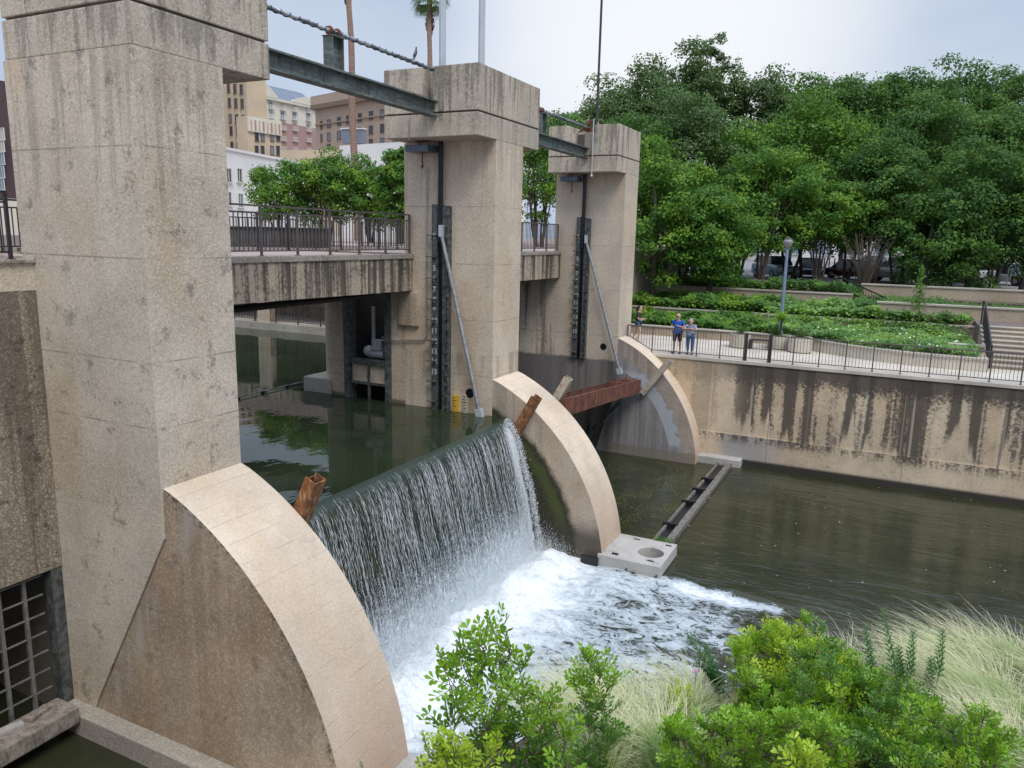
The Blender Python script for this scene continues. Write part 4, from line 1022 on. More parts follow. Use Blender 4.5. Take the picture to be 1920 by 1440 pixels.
# ================================================================== DISTANT BUILDINGS
WIN = simple('dark_window_glass', (.035, .045, .06), .12, 0, .3, .3)
WINB = simple('bluish_window_glass', (.14, .19, .24), .12, 0, .3, .3)
FRW = simple('white_window_frame', (.62, .61, .57), .6, 0, .05, 1); FRB = simple('brown_window_frame', (.12, .09, .07), .6, 0, .05, 1)
def brick(name, c1, c2, mort, sc_=2.2):
    g = G(name); b = g.n('ShaderNodeTexBrick'); s = g.sep(g.pos()); cx = g.n('ShaderNodeCombineXYZ'); g.l(g.math('ADD', s[0], s[1]), cx.inputs[0]); g.l(s[2], cx.inputs[1])
    g.l(cx.outputs[0], b.inputs['Vector']); b.inputs['Scale'].default_value = sc_; b.inputs['Color1'].default_value = (*c1, 1); b.inputs['Color2'].default_value = (*c2, 1); b.inputs['Mortar'].default_value = (*mort, 1)
    g.col(g.mix(g.rng(g.noise(g.pos(), .15, 4), .3, .7, 0, .3), b.outputs[0], tuple(x*.7 for x in c1))).set(rough=.9); return g.m
B_TAN = simple('tan_cladding', (.50, .40, .28), .85, 0, .1, .2); B_TANB = brick('tan_brick', (.40, .30, .225), (.45, .345, .26), (.40, .33, .27))
B_CREAM = simple('cream_stucco', (.62, .58, .48), .85, 0, .07, .15); B_RED = brick('red_brick', (.34, .20, .17), (.40, .25, .21), (.45, .36, .33))
B_MAROON = brick('maroon_brick', (.07, .045, .048), (.095, .06, .063), (.08, .06, .06)); B_WHITE = simple('white_painted_wall', (.72, .71, .68), .85, 0, .06, .15)
ROOF = simple('blue_grey_metal_roof', (.17, .20, .25), .85, 0, .1, .3)
BLIND = simple('drawn_blind', (.40, .38, .33), .6, 0, .1, 1); rng2 = random.Random(5)
class Facade:
    """a building whose visible front is a vertical plane through two measured points"""
    def __init__(s, name, label, A, B, z0, ztop, depth, mat, top2=None):
        s.A = Vector((A.x, A.y)); s.B = Vector((B.x, B.y)); s.d = (s.B-s.A).normalized(); s.L = (s.B-s.A).length
        s.n = Vector((s.d.y, -s.d.x));
        if s.n.dot(Vector((CAM.x, CAM.y))-s.A) < 0: s.n = -s.n
        s.t = thing(name, label, 'building', (s.A.x, s.A.y, z0)); s.z0 = z0
        s.block(0, s.L, z0, ztop, 0, depth, mat, 'wall')
    def P(s, u, z, out=0): return Vector((s.A.x+s.d.x*u+s.n.x*out, s.A.y+s.d.y*u+s.n.y*out, z))
    def uz(s, px, py):
        r = (FWD+RIGHT*((px-960)/FPX)-UP*((py-720)/FPX)); c = Vector((CAM.x, CAM.y)); k = (s.A-c).dot(s.n)/Vector((r.x, r.y)).dot(s.n); q = CAM+r*k
        return (Vector((q.x, q.y))-s.A).dot(s.d), q.z
    def block(s, u0, u1, z0, z1, out, back, mat, name, parent=None):
        vs = [s.P(u, z, w_) for w_ in (out, -back) for (u, z) in ((u0, z0), (u1, z0), (u1, z1), (u0, z1))]
        return MB().add(vs, [(0,1,2,3),(7,6,5,4),(0,4,5,1),(1,5,6,2),(2,6,7,3),(3,7,4,0)]).build(name, mat, parent or s.t)
    def win(s, u, z, w_, h, fr, gl, mull=1, balc=False):
        m_ = MB(); f = .10
        def q(u0, u1, z0, z1, o0, o1): 
            vs = [s.P(a, b, c) for c in (o1, o0) for (a, b) in ((u0, z0), (u1, z0), (u1, z1), (u0, z1))]; m_.add(vs, [(0,1,2,3),(7,6,5,4),(0,4,5,1),(1,5,6,2),(2,6,7,3),(3,7,4,0)])
        q(u-w_/2, u-w_/2+f, z, z+h, .0, .12); q(u+w_/2-f, u+w_/2, z, z+h, .0, .12); q(u-w_/2+f, u+w_/2-f, z+h-f, z+h, .0, .12); q(u-w_/2-f, u+w_/2+f, z-f, z, .0, .2)
        for i in range(mull): c = u-w_/2+w_*(i+1)/(mull+1); q(c-.04, c+.04, z, z+h-f, .0, .08)
        if balc:
            q(u-w_*.65, u+w_*.65, z-.25, z-.1, .0, .8); q(u-w_*.65, u+w_*.65, z+.85, z+.92, .72, .8)
            for i in range(9): c = u-w_*.62+w_*1.24*i/8; q(c-.03, c+.03, z-.1, z+.85, .74, .78)
        o = m_.build('window', fr, s.t)
        vs = [s.P(a, b, .04) for (a, b) in ((u-w_/2+f, z), (u+w_/2-f, z), (u+w_/2-f, z+h-f), (u-w_/2+f, z+h-f))]
        MB().add(vs, [(0, 1, 2, 3)]).build('pane', gl, o); return o
    def winpx(s, px, py, w_, h, fr, gl, *a, **k): u, z = s.uz(px, py); s.win(u, z-h/2, w_, h, fr, gl if rng2.random() > .25 else (WINB if gl is WIN else BLIND), *a, **k)
def gp(px, d): p = Pd(px, 440, d); return p
# tan tower with three-window groups
F1 = Facade('tan_tower', 'tall tan building with dark grouped windows just right of the nearest pier', gp(405, 150), gp(474, 142), 8.4, Pd(470, 148, 142).z, 4, B_TAN)
for r_, py in enumerate((165, 192, 222, 245, 274)):
    for c_, px in enumerate((432, 444, 456)):
        F1.winpx(px-3+r_*1.6, py-2+c_*1.0+2, 0.85, 1.6, FRB, WIN, 0)
for px in (416.5, 426, 438.5, 450.5): u, z = F1.uz(px, 200); F1.block(u-.15, u+.15, 8.4, Pd(470, 148, 142).z-.2, .25, 0, B_TAN, 'pilaster')
u, z = F1.uz(461, 200); F1.block(u+.5, F1.L-.1, 8.4, Pd(470, 148, 142).z-.3, .35, 0, B_TANB, 'corner_strip')
# lower tan wing with white frieze
F2 = Facade('tan_wing', 'lower tan block with a pale carved frieze below the white hotel', gp(472, 140), gp(533, 146), 8.4, Pd(500, 228, 143).z, 3, B_TAN)
u0, z0 = F2.uz(473, 247); F2.block(.05, F2.L-.05, z0, F2.uz(500, 228)[1]+.4, .35, 0, B_CREAM, 'carved_frieze')
for i in range(8):
    u = .6+i*(F2.L-1.2)/7; F2.block(u-.12, u+.12, z0+.3, z0+2.0, .5, -.36, B_RED if i % 2 else B_TAN, 'frieze_panel')
for py in (255, 282):
    for px in (481, 492, 510, 521): F2.winpx(px, py, .8, 1.7, FRB, WIN, 0)
# white and brick hotel
F3 = Facade('hotel', 'cream and brick hotel with blue-grey roof and small balconies', gp(470, 210), gp(600, 232), 8.4, Pd(520, 192, 216).z, 25, B_CREAM)
zr = F3.uz(540, 232)[1]; F3.block(9, F3.L+.0, 8.4, zr, .25, 0, B_RED, 'brick_base')
F3.block(-.5, F3.L+.5, F3.uz(500, 182)[1]-.6, F3.uz(500, 182)[1], .8, 0, B_CREAM, 'cornice')
for r_, py in enumerate((194, 213, 233, 253, 272)):
    for c_, px in enumerate((484, 507, 529, 551, 577)):
        if r_ > 1 and c_ < 2: continue
        F3.winpx(px, py+c_*1.5+(1.0*c_ if r_ == 0 else 0), 1.5, 1.9, FRW, WINB, 1, balc=True)
zt = F3.uz(500, 182)[1]
b = MB(); e = [F3.P(0, zt, .6), F3.P(F3.L, zt, .6), F3.P(F3.L, zt, -24), F3.P(0, zt, -24)]; tp = [F3.P(3, zt+4.5, -6), F3.P(F3.L, zt+4.5, -6), F3.P(F3.L, zt+4.5, -18), F3.P(3, zt+4.5, -18)]
b.add(e+tp, [(0,1,5,4),(1,2,6,5),(2,3,7,6),(3,0,4,7),(4,5,6,7),(3,2,1,0)]).build('roof', ROOF, F3.t)
e0 = F3.P(2, zt+.02, .9)
b = MB(); pts = [(-.3, 0), (-.3, .8), (2, 3.2), (5, 4.6), (8, 3.2), (10.5, .8), (10.5, 0)]
vs = [F3.P(u_, zt+z_*.8, w_) for w_ in (.9, .3) for (u_, z_) in pts]; n = len(pts)
b.v = [tuple(v) for v in vs]; b.f = [tuple(range(n)), tuple(range(2*n-1, n-1, -1))]+[(i, (i+1) % n, n+(i+1) % n, n+i) for i in range(n)]; b.mi = [0]*len(b.f); b.build('curved_gable', B_CREAM, F3.t)
b = MB(); pts = [(-.3+F3.L-10, 0), (F3.L-10, .6), (F3.L-7, 1.6), (F3.L-5, 2.2), (F3.L-3, 1.6), (F3.L-.3, .6), (F3.L, 0)]
b.v = [tuple(F3.P(u_, zt+z_, w_)) for w_ in (.9, .3) for (u_, z_) in pts]; b.f = [tuple(range(n)), tuple(range(2*n-1, n-1, -1))]+[(i, (i+1) % n, n+(i+1) % n, n+i) for i in range(n)]; b.mi = [0]*len(b.f); b.build('curved_gable', B_CREAM, F3.t)
# brown brick building, coming forward to the right
F4 = Facade('brown_office', 'brown brick building with square windows behind the first palm trunk', gp(597, 190), gp(800, 162), 8.4, Pd(600, 206, 190).z, 25, B_TANB)
zc = Pd(600, 206, 190).z
F4.block(-.6, F4.L, zc-1.0, zc, 1.0, 0, simple('dark_cornice', (.20, .14, .10), .9), 'cornice'); F4.block(-.4, F4.L, zc, zc+2.0, .4, -1, B_TANB, 'parapet'); F4.block(0, F4.L, zc-4.6, zc-4.3, .3, 0, simple('stone_band', (.33, .23, .16), .9), 'string_course')
for px, pys in ((603, (234, 258)), (617, (231, 256, 277)), (636, (227, 253)), (653, (224, 250)), (675, (220, 246, 270)), (696, (216, 243, 268)), (717, (213, 240, 266)), (741, (209, 237, 264))):
    for py in pys: F4.winpx(px, py, .8 if px == 603 else 1.45, 1.75, FRB, WIN, 1)
for i in range(2):
    c = gp(662+i*22, 130); z0 = Pd(660, 272, 130).z
    t = thing('rooftop_screen', ('left' if i == 0 else 'right')+' half of the grey louvred rooftop unit behind the first palm trunk', 'rooftop unit', (c.x, c.y, z0))
    MB().box(c.x-1.6, c.x+.2, c.y-.5, c.y+.5, z0, z0+2.2).build('louvres', ROOF, t); MB().box(c.x-1.75, c.x+.35, c.y-.65, c.y+.6, z0+2.2, z0+2.4).build('frame', FRW, t)
F6 = Facade('low_tan_roof', 'low tan building peeping over the white walls', gp(530, 120), gp(640, 118), 8.4, Pd(560, 284, 119).z, 12, B_TAN)
# white buildings
F5 = Facade('white_building', 'plain white building with small windows right of the nearest pier', gp(418, 74), gp(590, 92), 8.0, Pd(440, 286, 76).z, 20, B_WHITE)
zw = Pd(440, 286, 76).z; F5.block(-.2, F5.L, zw, zw+.25, .15, .3, B_WHITE, 'parapet_cap')
for px, py in ((428, 328), (448, 328), (428, 372), (450, 375)): F5.winpx(px, py, .95, 1.35, FRW, WIN, 1)
F7 = Facade('white_building', 'white building further right behind the upstream trees', gp(640, 84), gp(790, 78), 8.0, Pd(700, 270, 80).z, 20, B_WHITE)
F8 = Facade('maroon_hotel', 'dark maroon brick building at the far left edge', gp(-200, 170), gp(16, 150), 8.4, Pd(0, 162, 152).z, 20, B_MAROON)
F8.block(F8.L-40, F8.L+.3, Pd(0, 228, 152).z-.5, Pd(0, 228, 152).z+.3, .4, 0, FRW, 'string_course')
for py in (251, 273, 297, 322, 345):
    for px in (4, -14, -32): F8.winpx(px, py, 1.7, 2.2, FRW, WINB, 1)
F9 = Facade('pale_annex', 'pale low building behind the left edge railing', gp(-200, 110), gp(22, 100), 8.0, Pd(0, 372, 100).z, 12, B_CREAM)
F10 = Facade('street_building', 'long pale low building far behind the parked cars', gp(1100, 120), gp(2300, 95), 6.4, 15, 20, simple('pale_street_wall', (.62, .60, .58), .9, 0, .1, .1))  # plain pale wall colour
for i in range(26): F10.win(6+i*4.1, 7.4, 2.6, 4.2, FRW, WINB, 2)

# ================================================================== VEGETATION
def unit(a): return a/(np.linalg.norm(a, axis=-1, keepdims=True)+1e-9)
def leaf_quads(P, Dn, Nn, ln, wd):
    """flat kite leaves"""
    S = unit(np.cross(Dn, Nn)); v = np.stack([P, P+Dn*(ln*.55)[:, None]+S*(wd*.5)[:, None], P+Dn*ln[:, None], P+Dn*(ln*.55)[:, None]-S*(wd*.5)[:, None]], 1)
    return v.reshape(-1, 3), np.arange(len(P)*4).reshape(-1, 4)
LV = np.array([(0, 0, 0), (.6, 0, -.05), (1, 0, -.02), (.42, .62, .05), (.78, .95, .06), (.95, .5, .02), (.42, -.62, .05), (.78, -.95, .06), (.95, -.5, .02)])
LF = np.array([(0, 1, 4, 3), (1, 2, 5, 4), (0, 6, 7, 1), (1, 7, 8, 2)])
def leaf_folded(P, Dn, Nn, ln, wd):
    S = unit(np.cross(Nn, Dn)); N2 = unit(np.cross(Dn, S)); n = len(P)
    v = P[:, None]+Dn[:, None]*(LV[None, :, 0, None]*ln[:, None, None])+S[:, None]*(LV[None, :, 1, None]*.5*wd[:, None, None])+N2[:, None]*(LV[None, :, 2, None]*2.2*wd[:, None, None])
    return v.reshape(-1, 3), ((np.arange(n)*9)[:, None, None]+LF[None]).reshape(-1, 4)
def rdir(n, up=0): d = rng.normal(0, 1, (n, 3)); d[:, 2] += up; return unit(d)
def make_tree(label, px, pyt, pyb, hw, depth, zbase, mat, kind='tree', stems=1, n=20000, lsz=.15, bark='bark', flowers=0, group=None, sparse=False, drop=.0, name=None):
    top = Pd(px, pyt, depth); bot = Pd(px, pyb, depth); rx = hw*1.12*depth/FPX; c = (top+bot)/2; rz = (top.z-bot.z)/2
    t = thing(name or kind, label, 'tree', (c.x, c.y, zbase), group=group)
    nl = int(90 if not sparse else 34); d = rdir(nl, .15); rr = rng.uniform(.25, .95, nl)**.55
    C = d*rr[:, None]*np.array([rx*.86, rx*.8, rz*.86]); C += rng.normal(0, .06*rx, C.shape)
    lr = rng.uniform(.15, .30, nl)*(1.3 if sparse else 1)*min(rx, rz*1.1)*(.75 if sparse else 1)
    wts = lr**2; k = rng.choice(nl, n, p=wts/wts.sum())
    dd = rdir(n, .35); rad = lr[k]*(1-.6*rng.random(n)**2.2)*(1+.35*(rng.random(n) < .12))
    P = C[k]+dd*rad[:, None]*np.array([1.25, 1.25, .62]); 
    keep = fbm(P[:, 0]*1.0+c.x, P[:, 2]*1.0+P[:, 1]*.7, 1.1, 2, 9) > (.30 if not sparse else .44)
    P = P[keep]; dd = dd[keep]; m_ = len(P)
    Nn = unit(dd+rdir(m_)*.8+np.array([0, 0, .4])); Dn = unit(np.cross(Nn, rdir(m_)))
    ln = lsz*1.3*rng.uniform(.7, 1.3, m_); v, f = leaf_quads(P, Dn, Nn, ln, ln*.62)
    v += np.array([0, 0, c.z-zbase]); npmesh('crown', v, f, mat, parent=t)
    tm = MB(); b0 = Vector((c.x, c.y, zbase))
    for s in range(stems):
        a = rng.uniform(0, 6.28); sp = .12*stems*rng.random(); base = b0+Vector((math.cos(a)*sp*.4, math.sin(a)*sp*.4, -.2))
        r0 = (.16 if stems == 1 else rng.uniform(.05, .10)); tgt = b0+Vector((math.cos(a)*(rx*.45)*(stems > 1), math.sin(a)*rx*.3, (c.z-zbase)+rz*.3))
        mid = base.lerp(tgt, .5)+Vector((rng.normal(0, .12), rng.normal(0, .12), 0))
        pts = [base, base.lerp(mid, .5)+Vector((rng.normal(0, .05), 0, 0)), mid, mid.lerp(tgt, .5)+Vector((rng.normal(0, .1), rng.normal(0, .1), 0)), tgt]
        tm.tube(pts, [r0*1.25, r0, r0*.8, r0*.6, r0*.3], 7)
        for q in range(5 if stems == 1 else 3):
            st = pts[2].lerp(pts[4], rng.uniform(-.2, .6)); i = rng.integers(nl); e = Vector(C[i])+Vector((c.x, c.y, c.z))
            tm.tube([st, st.lerp(e, .5)+Vector((0, 0, .15)), e], [r0*.5, r0*.3, r0*.12], 5)
    tm.build('trunk', M[bark], t)
    if flowers:
        i = rng.integers(0, m_, flowers); v, f = leaf_quads(P[i]+dd[i]*.1, dd[i], rdir(flowers), np.full(flowers, .16), np.full(flowers, .12)); v += np.array([0, 0, c.z-zbase]); npmesh('blossom', v, f, M['flower'], parent=t)
    return t
ROWF = 'front row of trees on the terraces'; ROWM = 'middle row of trees behind the terraces'; ROWB = 'back row of trees against the sky'
for a in [
 ('dense multi-stemmed tree standing directly right of the farthest pier', 1232, 235, 562, 96, 43, 5.3, M['leafB'], 1, 0),
 ('rounded bright-leaved tree above the bald man in blue', 1338, 315, 548, 84, 43, 5.3, M['leafB'], 1, 0),
 ('slim-stemmed crape myrtle just left of the street lamp', 1436, 255, 492, 84, 46, 5.5, M['leafB'], 5, 8),
 ('yellow-tipped crape myrtle leaning just right of the street lamp', 1548, 330, 480, 88, 47, 6.2, M['leafB'], 6, 10),
 ('dark small-leaved tree above the silver pickup', 1650, 245, 505, 84, 47, 6.2, M['leafD'], 3, 0),
 ('drooping elm-like tree left of the white parked cars', 1746, 335, 556, 84, 44, 5.9, M['leafD'], 1, 0),
 ('drooping elm-like tree above the top of the handrail', 1836, 225, 566, 92, 44, 5.9, M['leafD'], 1, 0),
 ('elm-like tree cut off by the right edge of the photo', 1930, 320, 566, 84, 44, 5.9, M['leafD'], 1, 0)]:
    lab, px, pt, pb, hw, dp, zb, mt, stn, fl = a
    make_tree(lab, px, pt, pb, hw, dp, zb, mt, stems=stn, n=24000, flowers=fl, lsz=.145, bark='barkpale' if stn > 1 else 'bark', group=ROWF, kind='crape_myrtle' if stn > 4 else 'tree')
for i, (px, pt, hw, mt, fl, lab) in enumerate([
 (1175, 200, 90, 'leafA', 0, 'tree half hidden by the cap of the farthest pier'), (1292, 150, 100, 'leafC', 0, 'grey-green tree below the tallest sparse crown'),
 (1400, 215, 92, 'leafB', 10, 'yellow-green tree left of the white-blossomed crown'), (1525, 165, 108, 'leafB', 36, 'tree dotted with white blossoms above the street lamp gap'),
 (1655, 225, 90, 'leafD', 0, 'dark tree in the dip of the middle row'), (1765, 150, 110, 'leafD', 0, 'broad green tree behind the right drooping elms'), (1895, 190, 100, 'leafD', 0, 'broad green tree of the middle row at the right edge')]):
    make_tree(lab, px, pt, 440, hw, 52, 6.4, M[mt], stems=2, n=26000, flowers=fl, lsz=.16, group=ROWM)
for i, (px, pt, hw, mt, sp, lab) in enumerate([
 (1165, 135, 88, 'leafC', 0, 'pale grey-green tree just behind the dark hoist mast'), (1222, 96, 84, 'leafC', 0, 'grey-green oak left of the tallest crown'), (1306, 56, 96, 'leafC', 1, 'tallest tree with a sparse ragged top against the sky'),
 (1405, 112, 88, 'leafC', 0, 'tree right of the tallest crown in the back row'), (1500, 122, 86, 'leafA', 0, 'tree in the shallow dip of the skyline'), (1600, 126, 88, 'leafA', 0, 'dark round-topped tree left of centre in the back row'),
 (1700, 114, 88, 'leafD', 0, 'tree with a small pointed top in the back row'), (1800, 108, 88, 'leafD', 0, 'second tree from the right edge in the back row'), (1900, 106, 90, 'leafD', 0, 'tree at the right edge in the back row')]):
    make_tree(lab, px, pt, 360, hw, 60, 6.4, M[mt], stems=1, n=20000 if not sp else 16000, lsz=.18, group=ROWB, sparse=bool(sp))
for px, pt, pb, hw, dp, mk, lab in ((1285, 300, 500, 80, 47, 'leafB', 'tree filling the gap between the two nearest trees right of the farthest pier'), (1385, 290, 490, 80, 49, 'leafD', 'dark tree behind the left side of the street lamp'), (1490, 270, 470, 85, 50, 'leafB', 'tree directly behind the street lamp globe'), (1598, 275, 490, 80, 49, 'leafA', 'dark tree above the bare grey shrub'), (1695, 290, 515, 80, 48, 'leafD', 'dark tree behind the sapling'), (1790, 300, 530, 80, 48, 'leafA', 'dark tree between the two drooping elms'), (1880, 290, 530, 80, 48, 'leafD', 'tree behind the top of the wide steps')):
    make_tree(lab, px, pt, pb, hw, dp, 6.3, M[mk], stems=3, n=17000, lsz=.15, group=ROWM)
make_tree('ragged leafy crown poking above the tallest sparse tree', 1322, 46, 230, 50, 60.5, 6.4, M['leafC'], n=7000, lsz=.16, sparse=True)
make_tree('tree with dark branches between the middle and farthest piers', 1012, 232, 428, 62, 46, 8.3, M['leafB'], stems=6, n=9000, lsz=.13, kind='tree')
make_tree('taller tree behind the gap between the middle and farthest piers', 1055, 188, 400, 75, 56, 8.3, M['leafA'], stems=3, n=13000, lsz=.16)
UPG = 'white-flowered trees on the upstream plaza'
for px, pt, pb, hw, lab in ((520, 295, 430, 62, 'leftmost flowering tree in front of the white building'), (612, 282, 432, 66, 'flowering tree just left of the first palm trunk'), (694, 292, 440, 60, 'flowering tree just right of the first palm trunk'), (752, 268, 440, 48, 'darker flowering tree touching the middle pier')):
    make_tree(lab, px, pt, pb, hw, 50 if px < 740 else 46, 8.35, M['leafB'], stems=6, n=15000, lsz=.14, flowers=70, group=UPG, kind='crape_myrtle')

# ivy beds
def ivy(name, label, region, n, zf, hmax, lsz=.16, flowers=0, mat='ivy'):
    P = []
    x0, x1, y0, y1 = region[:4]; x = rng.uniform(x0, x1, n); y = rng.uniform(y0, y1, n)
    if len(region) > 4: k = region[4](x, y); x = x[k]; y = y[k]
    n = len(x); h = hmax*(.05+1.25*fbm(x, y, 1.1, 4, 3))*(.35+.65*rng.random(n)**.5); P = np.stack([x, y, zf+h], -1)
    Nn = unit(rdir(n)*.6+np.array([0, -.35, .9])); Dn = unit(np.cross(Nn, rdir(n))); ln = lsz*rng.uniform(.6, 1.3, n); v, f = leaf_quads(P, Dn, Nn, ln, ln*.8)
    o = npmesh(name, v, f, M[mat]); tag(o, label, 'ground cover', kind='stuff')
    if flowers:
        i = rng.integers(0, n, flowers); v, f = leaf_quads(P[i]+np.array([0, -.02, .08]), rdir(flowers), np.tile([0, -.6, .8], (flowers, 1)), np.full(flowers, .09), np.full(flowers, .09)); npmesh('blossom', v, f, M['flower'], parent=o)
ivy('ivy', 'dark ivy bank on the lowest terrace behind the people', (-3, 5.6, 29.8, 32.8), 16000, 4.62, .8, mat='leafB')  # darker leaf colour paints the trees' shade into this ivy
ivy('ivy', 'ivy on the second terrace spilling over its wall', (-3, 4.2, 32.95, 37.4), 16000, 5.25, .9, mat='leafB')  # tree shade put into the leaf colour here too
ivy('ivy', 'brighter ivy bank on the second terrace right of the street lamp', (4.2, 13.4, 32.95, 37.4), 17000, 5.25, .9)
def inbed(x, y):
    xs_ = np.array([p.x for p in cl]); ys_ = np.array([p.y for p in cl]); return y > np.interp(x, xs_, ys_)+.30
ivy('ivy', 'bright green ground cover filling the curved raised bed', (6.0, 13.3, 26, 32.7, inbed), 34000, 4.68, .55, .115, 90)
ivy('ivy', 'ivy behind the street lamp', (4.8, 7.6, 29.5, 32.8, inbed), 5000, 4.66, .75)
ivy('ivy', 'dark growth on the upper terrace below the parked cars', (-3, 8.5, 37.9, 40.4), 10000, 6.1, .9, mat='leafA')
ivy('ivy', 'shadowed ground cover behind the wide steps', (8.5, 24, 34, 39.3), 12000, 5.8, .55, mat='leafA')
for k in range(4):
    x = (3.0, 6.5, 9.3, 11.5)[k]
    n = 500; P = np.stack([rng.normal(x, .7, n), 32.84-.06*rng.random(n), 5.40-.65*rng.random(n)**1.5], -1); Nn = unit(rdir(n)*.4+np.array([0, -1, .2])); Dn = unit(np.cross(Nn, rdir(n)))
    v, f = leaf_quads(P, Dn, Nn, np.full(n, .12), np.full(n, .1)); o = npmesh('trailing_ivy', v, f, M['ivy'])
    tag(o, ('ivy trailing over the second terrace wall behind the couple', 'ivy trailing over the terrace wall right of the street lamp', 'ivy trailing over the terrace wall left of the sapling', 'ivy trailing over the terrace wall right of the sapling')[k], 'ivy', kind='stuff')

# potted and spiky plants
def pot(x, y, r, h, label):
    t = thing('planter', label, 'planter', (x, y, 4.3), group='round concrete planters on the walkway')
    MB().lathe([(r*.94, 0), (r*.97, .04), (r, h*.5), (r, h), (r-.09, h), (r-.10, h-.1), (0, h-.1)], (x, y, 4.3), 28).build('bowl', M['pot'], t)
    MB().lathe([(r*.98, -.01), (r*.98, .035)], (x, y, 4.3), 28).build('base_shade_ring', M['darkgap'], t)  # dark ring paints contact shade round the planter's foot
pot(4.1, 27.45, .47, .62, 'round concrete planter left of the bench'); pot(5.72, 28.1, .55, .60, 'wide round planter holding the yucca, behind the bench'); pot(6.65, 27.45, .50, .66, 'round concrete planter right of the bench, beside the curved bed')
def spiky(x, y, z, n, ln, label, mat='leafA', trunk=0, w=.03, name='yucca', up=.6):
    t = thing(name, label, 'plant', (x, y, z)); d = rdir(n, up); d[:, 2] = np.abs(d[:, 2])*.9+.02; d = unit(d); V_ = []; F_ = []
    L_ = ln*rng.uniform(.75, 1.1, n); B = np.array([0, 0, trunk])
    for i in range(n):
        s = unit(np.cross(d[i], [0, 0, 1.0])); ts = np.linspace(0, 1, 5); k = len(V_)*1
        for q in ts:
            p = B+d[i]*L_[i]*q+np.array([0, 0, -.22*L_[i]*q*q]); ww = w*(1-q)**.6*(.5+.5*min(1, q*5)); V_ += [p-s*ww/2, p+s*ww/2]
        for q in range(4): F_.append((k+2*q, k+2*q+1, k+2*q+3, k+2*q+2))
    npmesh('leaves', np.array(V_), np.array(F_), M[mat], parent=t)
    if trunk: MB().tube([(x, y, z-.1), (x+.02, y, z+trunk)], [.05, .045], 8).build('trunk', M['bark'], t)
spiky(4.1, 27.45, 4.85, 160, .68, 'low spiky plant in the planter left of the bench', 'leafC', name='agave', up=1); spiky(5.72, 28.0, 4.85, 170, .68, 'yucca on a short trunk between the two round planters', 'laurel', .75, .045)
spiky(5.5, 28.35, 4.8, 180, .8, 'dark spiky plant behind the short-trunked yucca', 'leafA', name='agave', up=1); spiky(6.65, 27.45, 4.88, 220, .70, 'spiky plant in the planter beside the curved bed', 'leafC', name='agave', up=1)
spiky(11.2, 34.0, 5.7, 170, 1.1, 'large grey yucca on the terrace right of the sapling', 'leafC', .35, .04); spiky(12.4, 33.6, 5.6, 90, .6, 'small shadowed yucca near the top of the steps', 'leafA', .1, .035)
t = thing('bench', 'low dark metal bench between the round planters', 'bench', (5.0, 27.3, 4.3))
for i in range(4): MB().box(4.55, 5.45, 27.1+i*.11, 27.18+i*.11, 4.70, 4.73).build('slat', M['ironblue'], t)
for x in (4.6, 5.36): MB().box(x, x+.05, 27.1, 27.5, 4.3, 4.70).build('leg', M['ironblue'], t)
# sapling
s0 = at(1712, 672, 2, 4.75); t = thing('sapling', 'thin young sapling standing in the curved raised bed', 'tree', s0)
MB().tube([s0, s0+Vector((.03, 0, 1.6)), s0+Vector((-.05, 0, 2.5)), s0+Vector((-.12, 0, 3.4))], [.022, .018, .012, .005], 6).build('trunk', M['twig'], t)
n = 260; h = 1.9+1.6*rng.random(n); P = np.stack([-.06+rng.normal(0, .13, n)*(1-(h-1.9)/2.2), rng.normal(0, .12, n), h], -1); v, f = leaf_quads(P, rdir(n), rdir(n, .8), np.full(n, .11), np.full(n, .07)); npmesh('crown', v, f, M['leafB'], parent=t)
# bare thicket
c0 = Pd(1625, 470, 44); t = thing('bare_shrub', 'leafless grey twiggy shrub among the trees right of the lamp', 'shrub', (c0.x, c0.y, 6.2)); b = MB()
for i in range(70):
    a = rng.uniform(0, 6.28); e = Vector((c0.x+math.cos(a)*rng.uniform(.4, 1.5), c0.y+math.sin(a)*.8, c0.z+rng.uniform(-.6, 1.0))); s = Vector((c0.x, c0.y, 6.2)); b.tube([s, s.lerp(e, .5)+Vector((0, 0, .3)), e, e+Vector(rng.normal(0, .25, 3))], [.025, .016, .01, .004], 4)
b.build('branches', M['twig'], t)

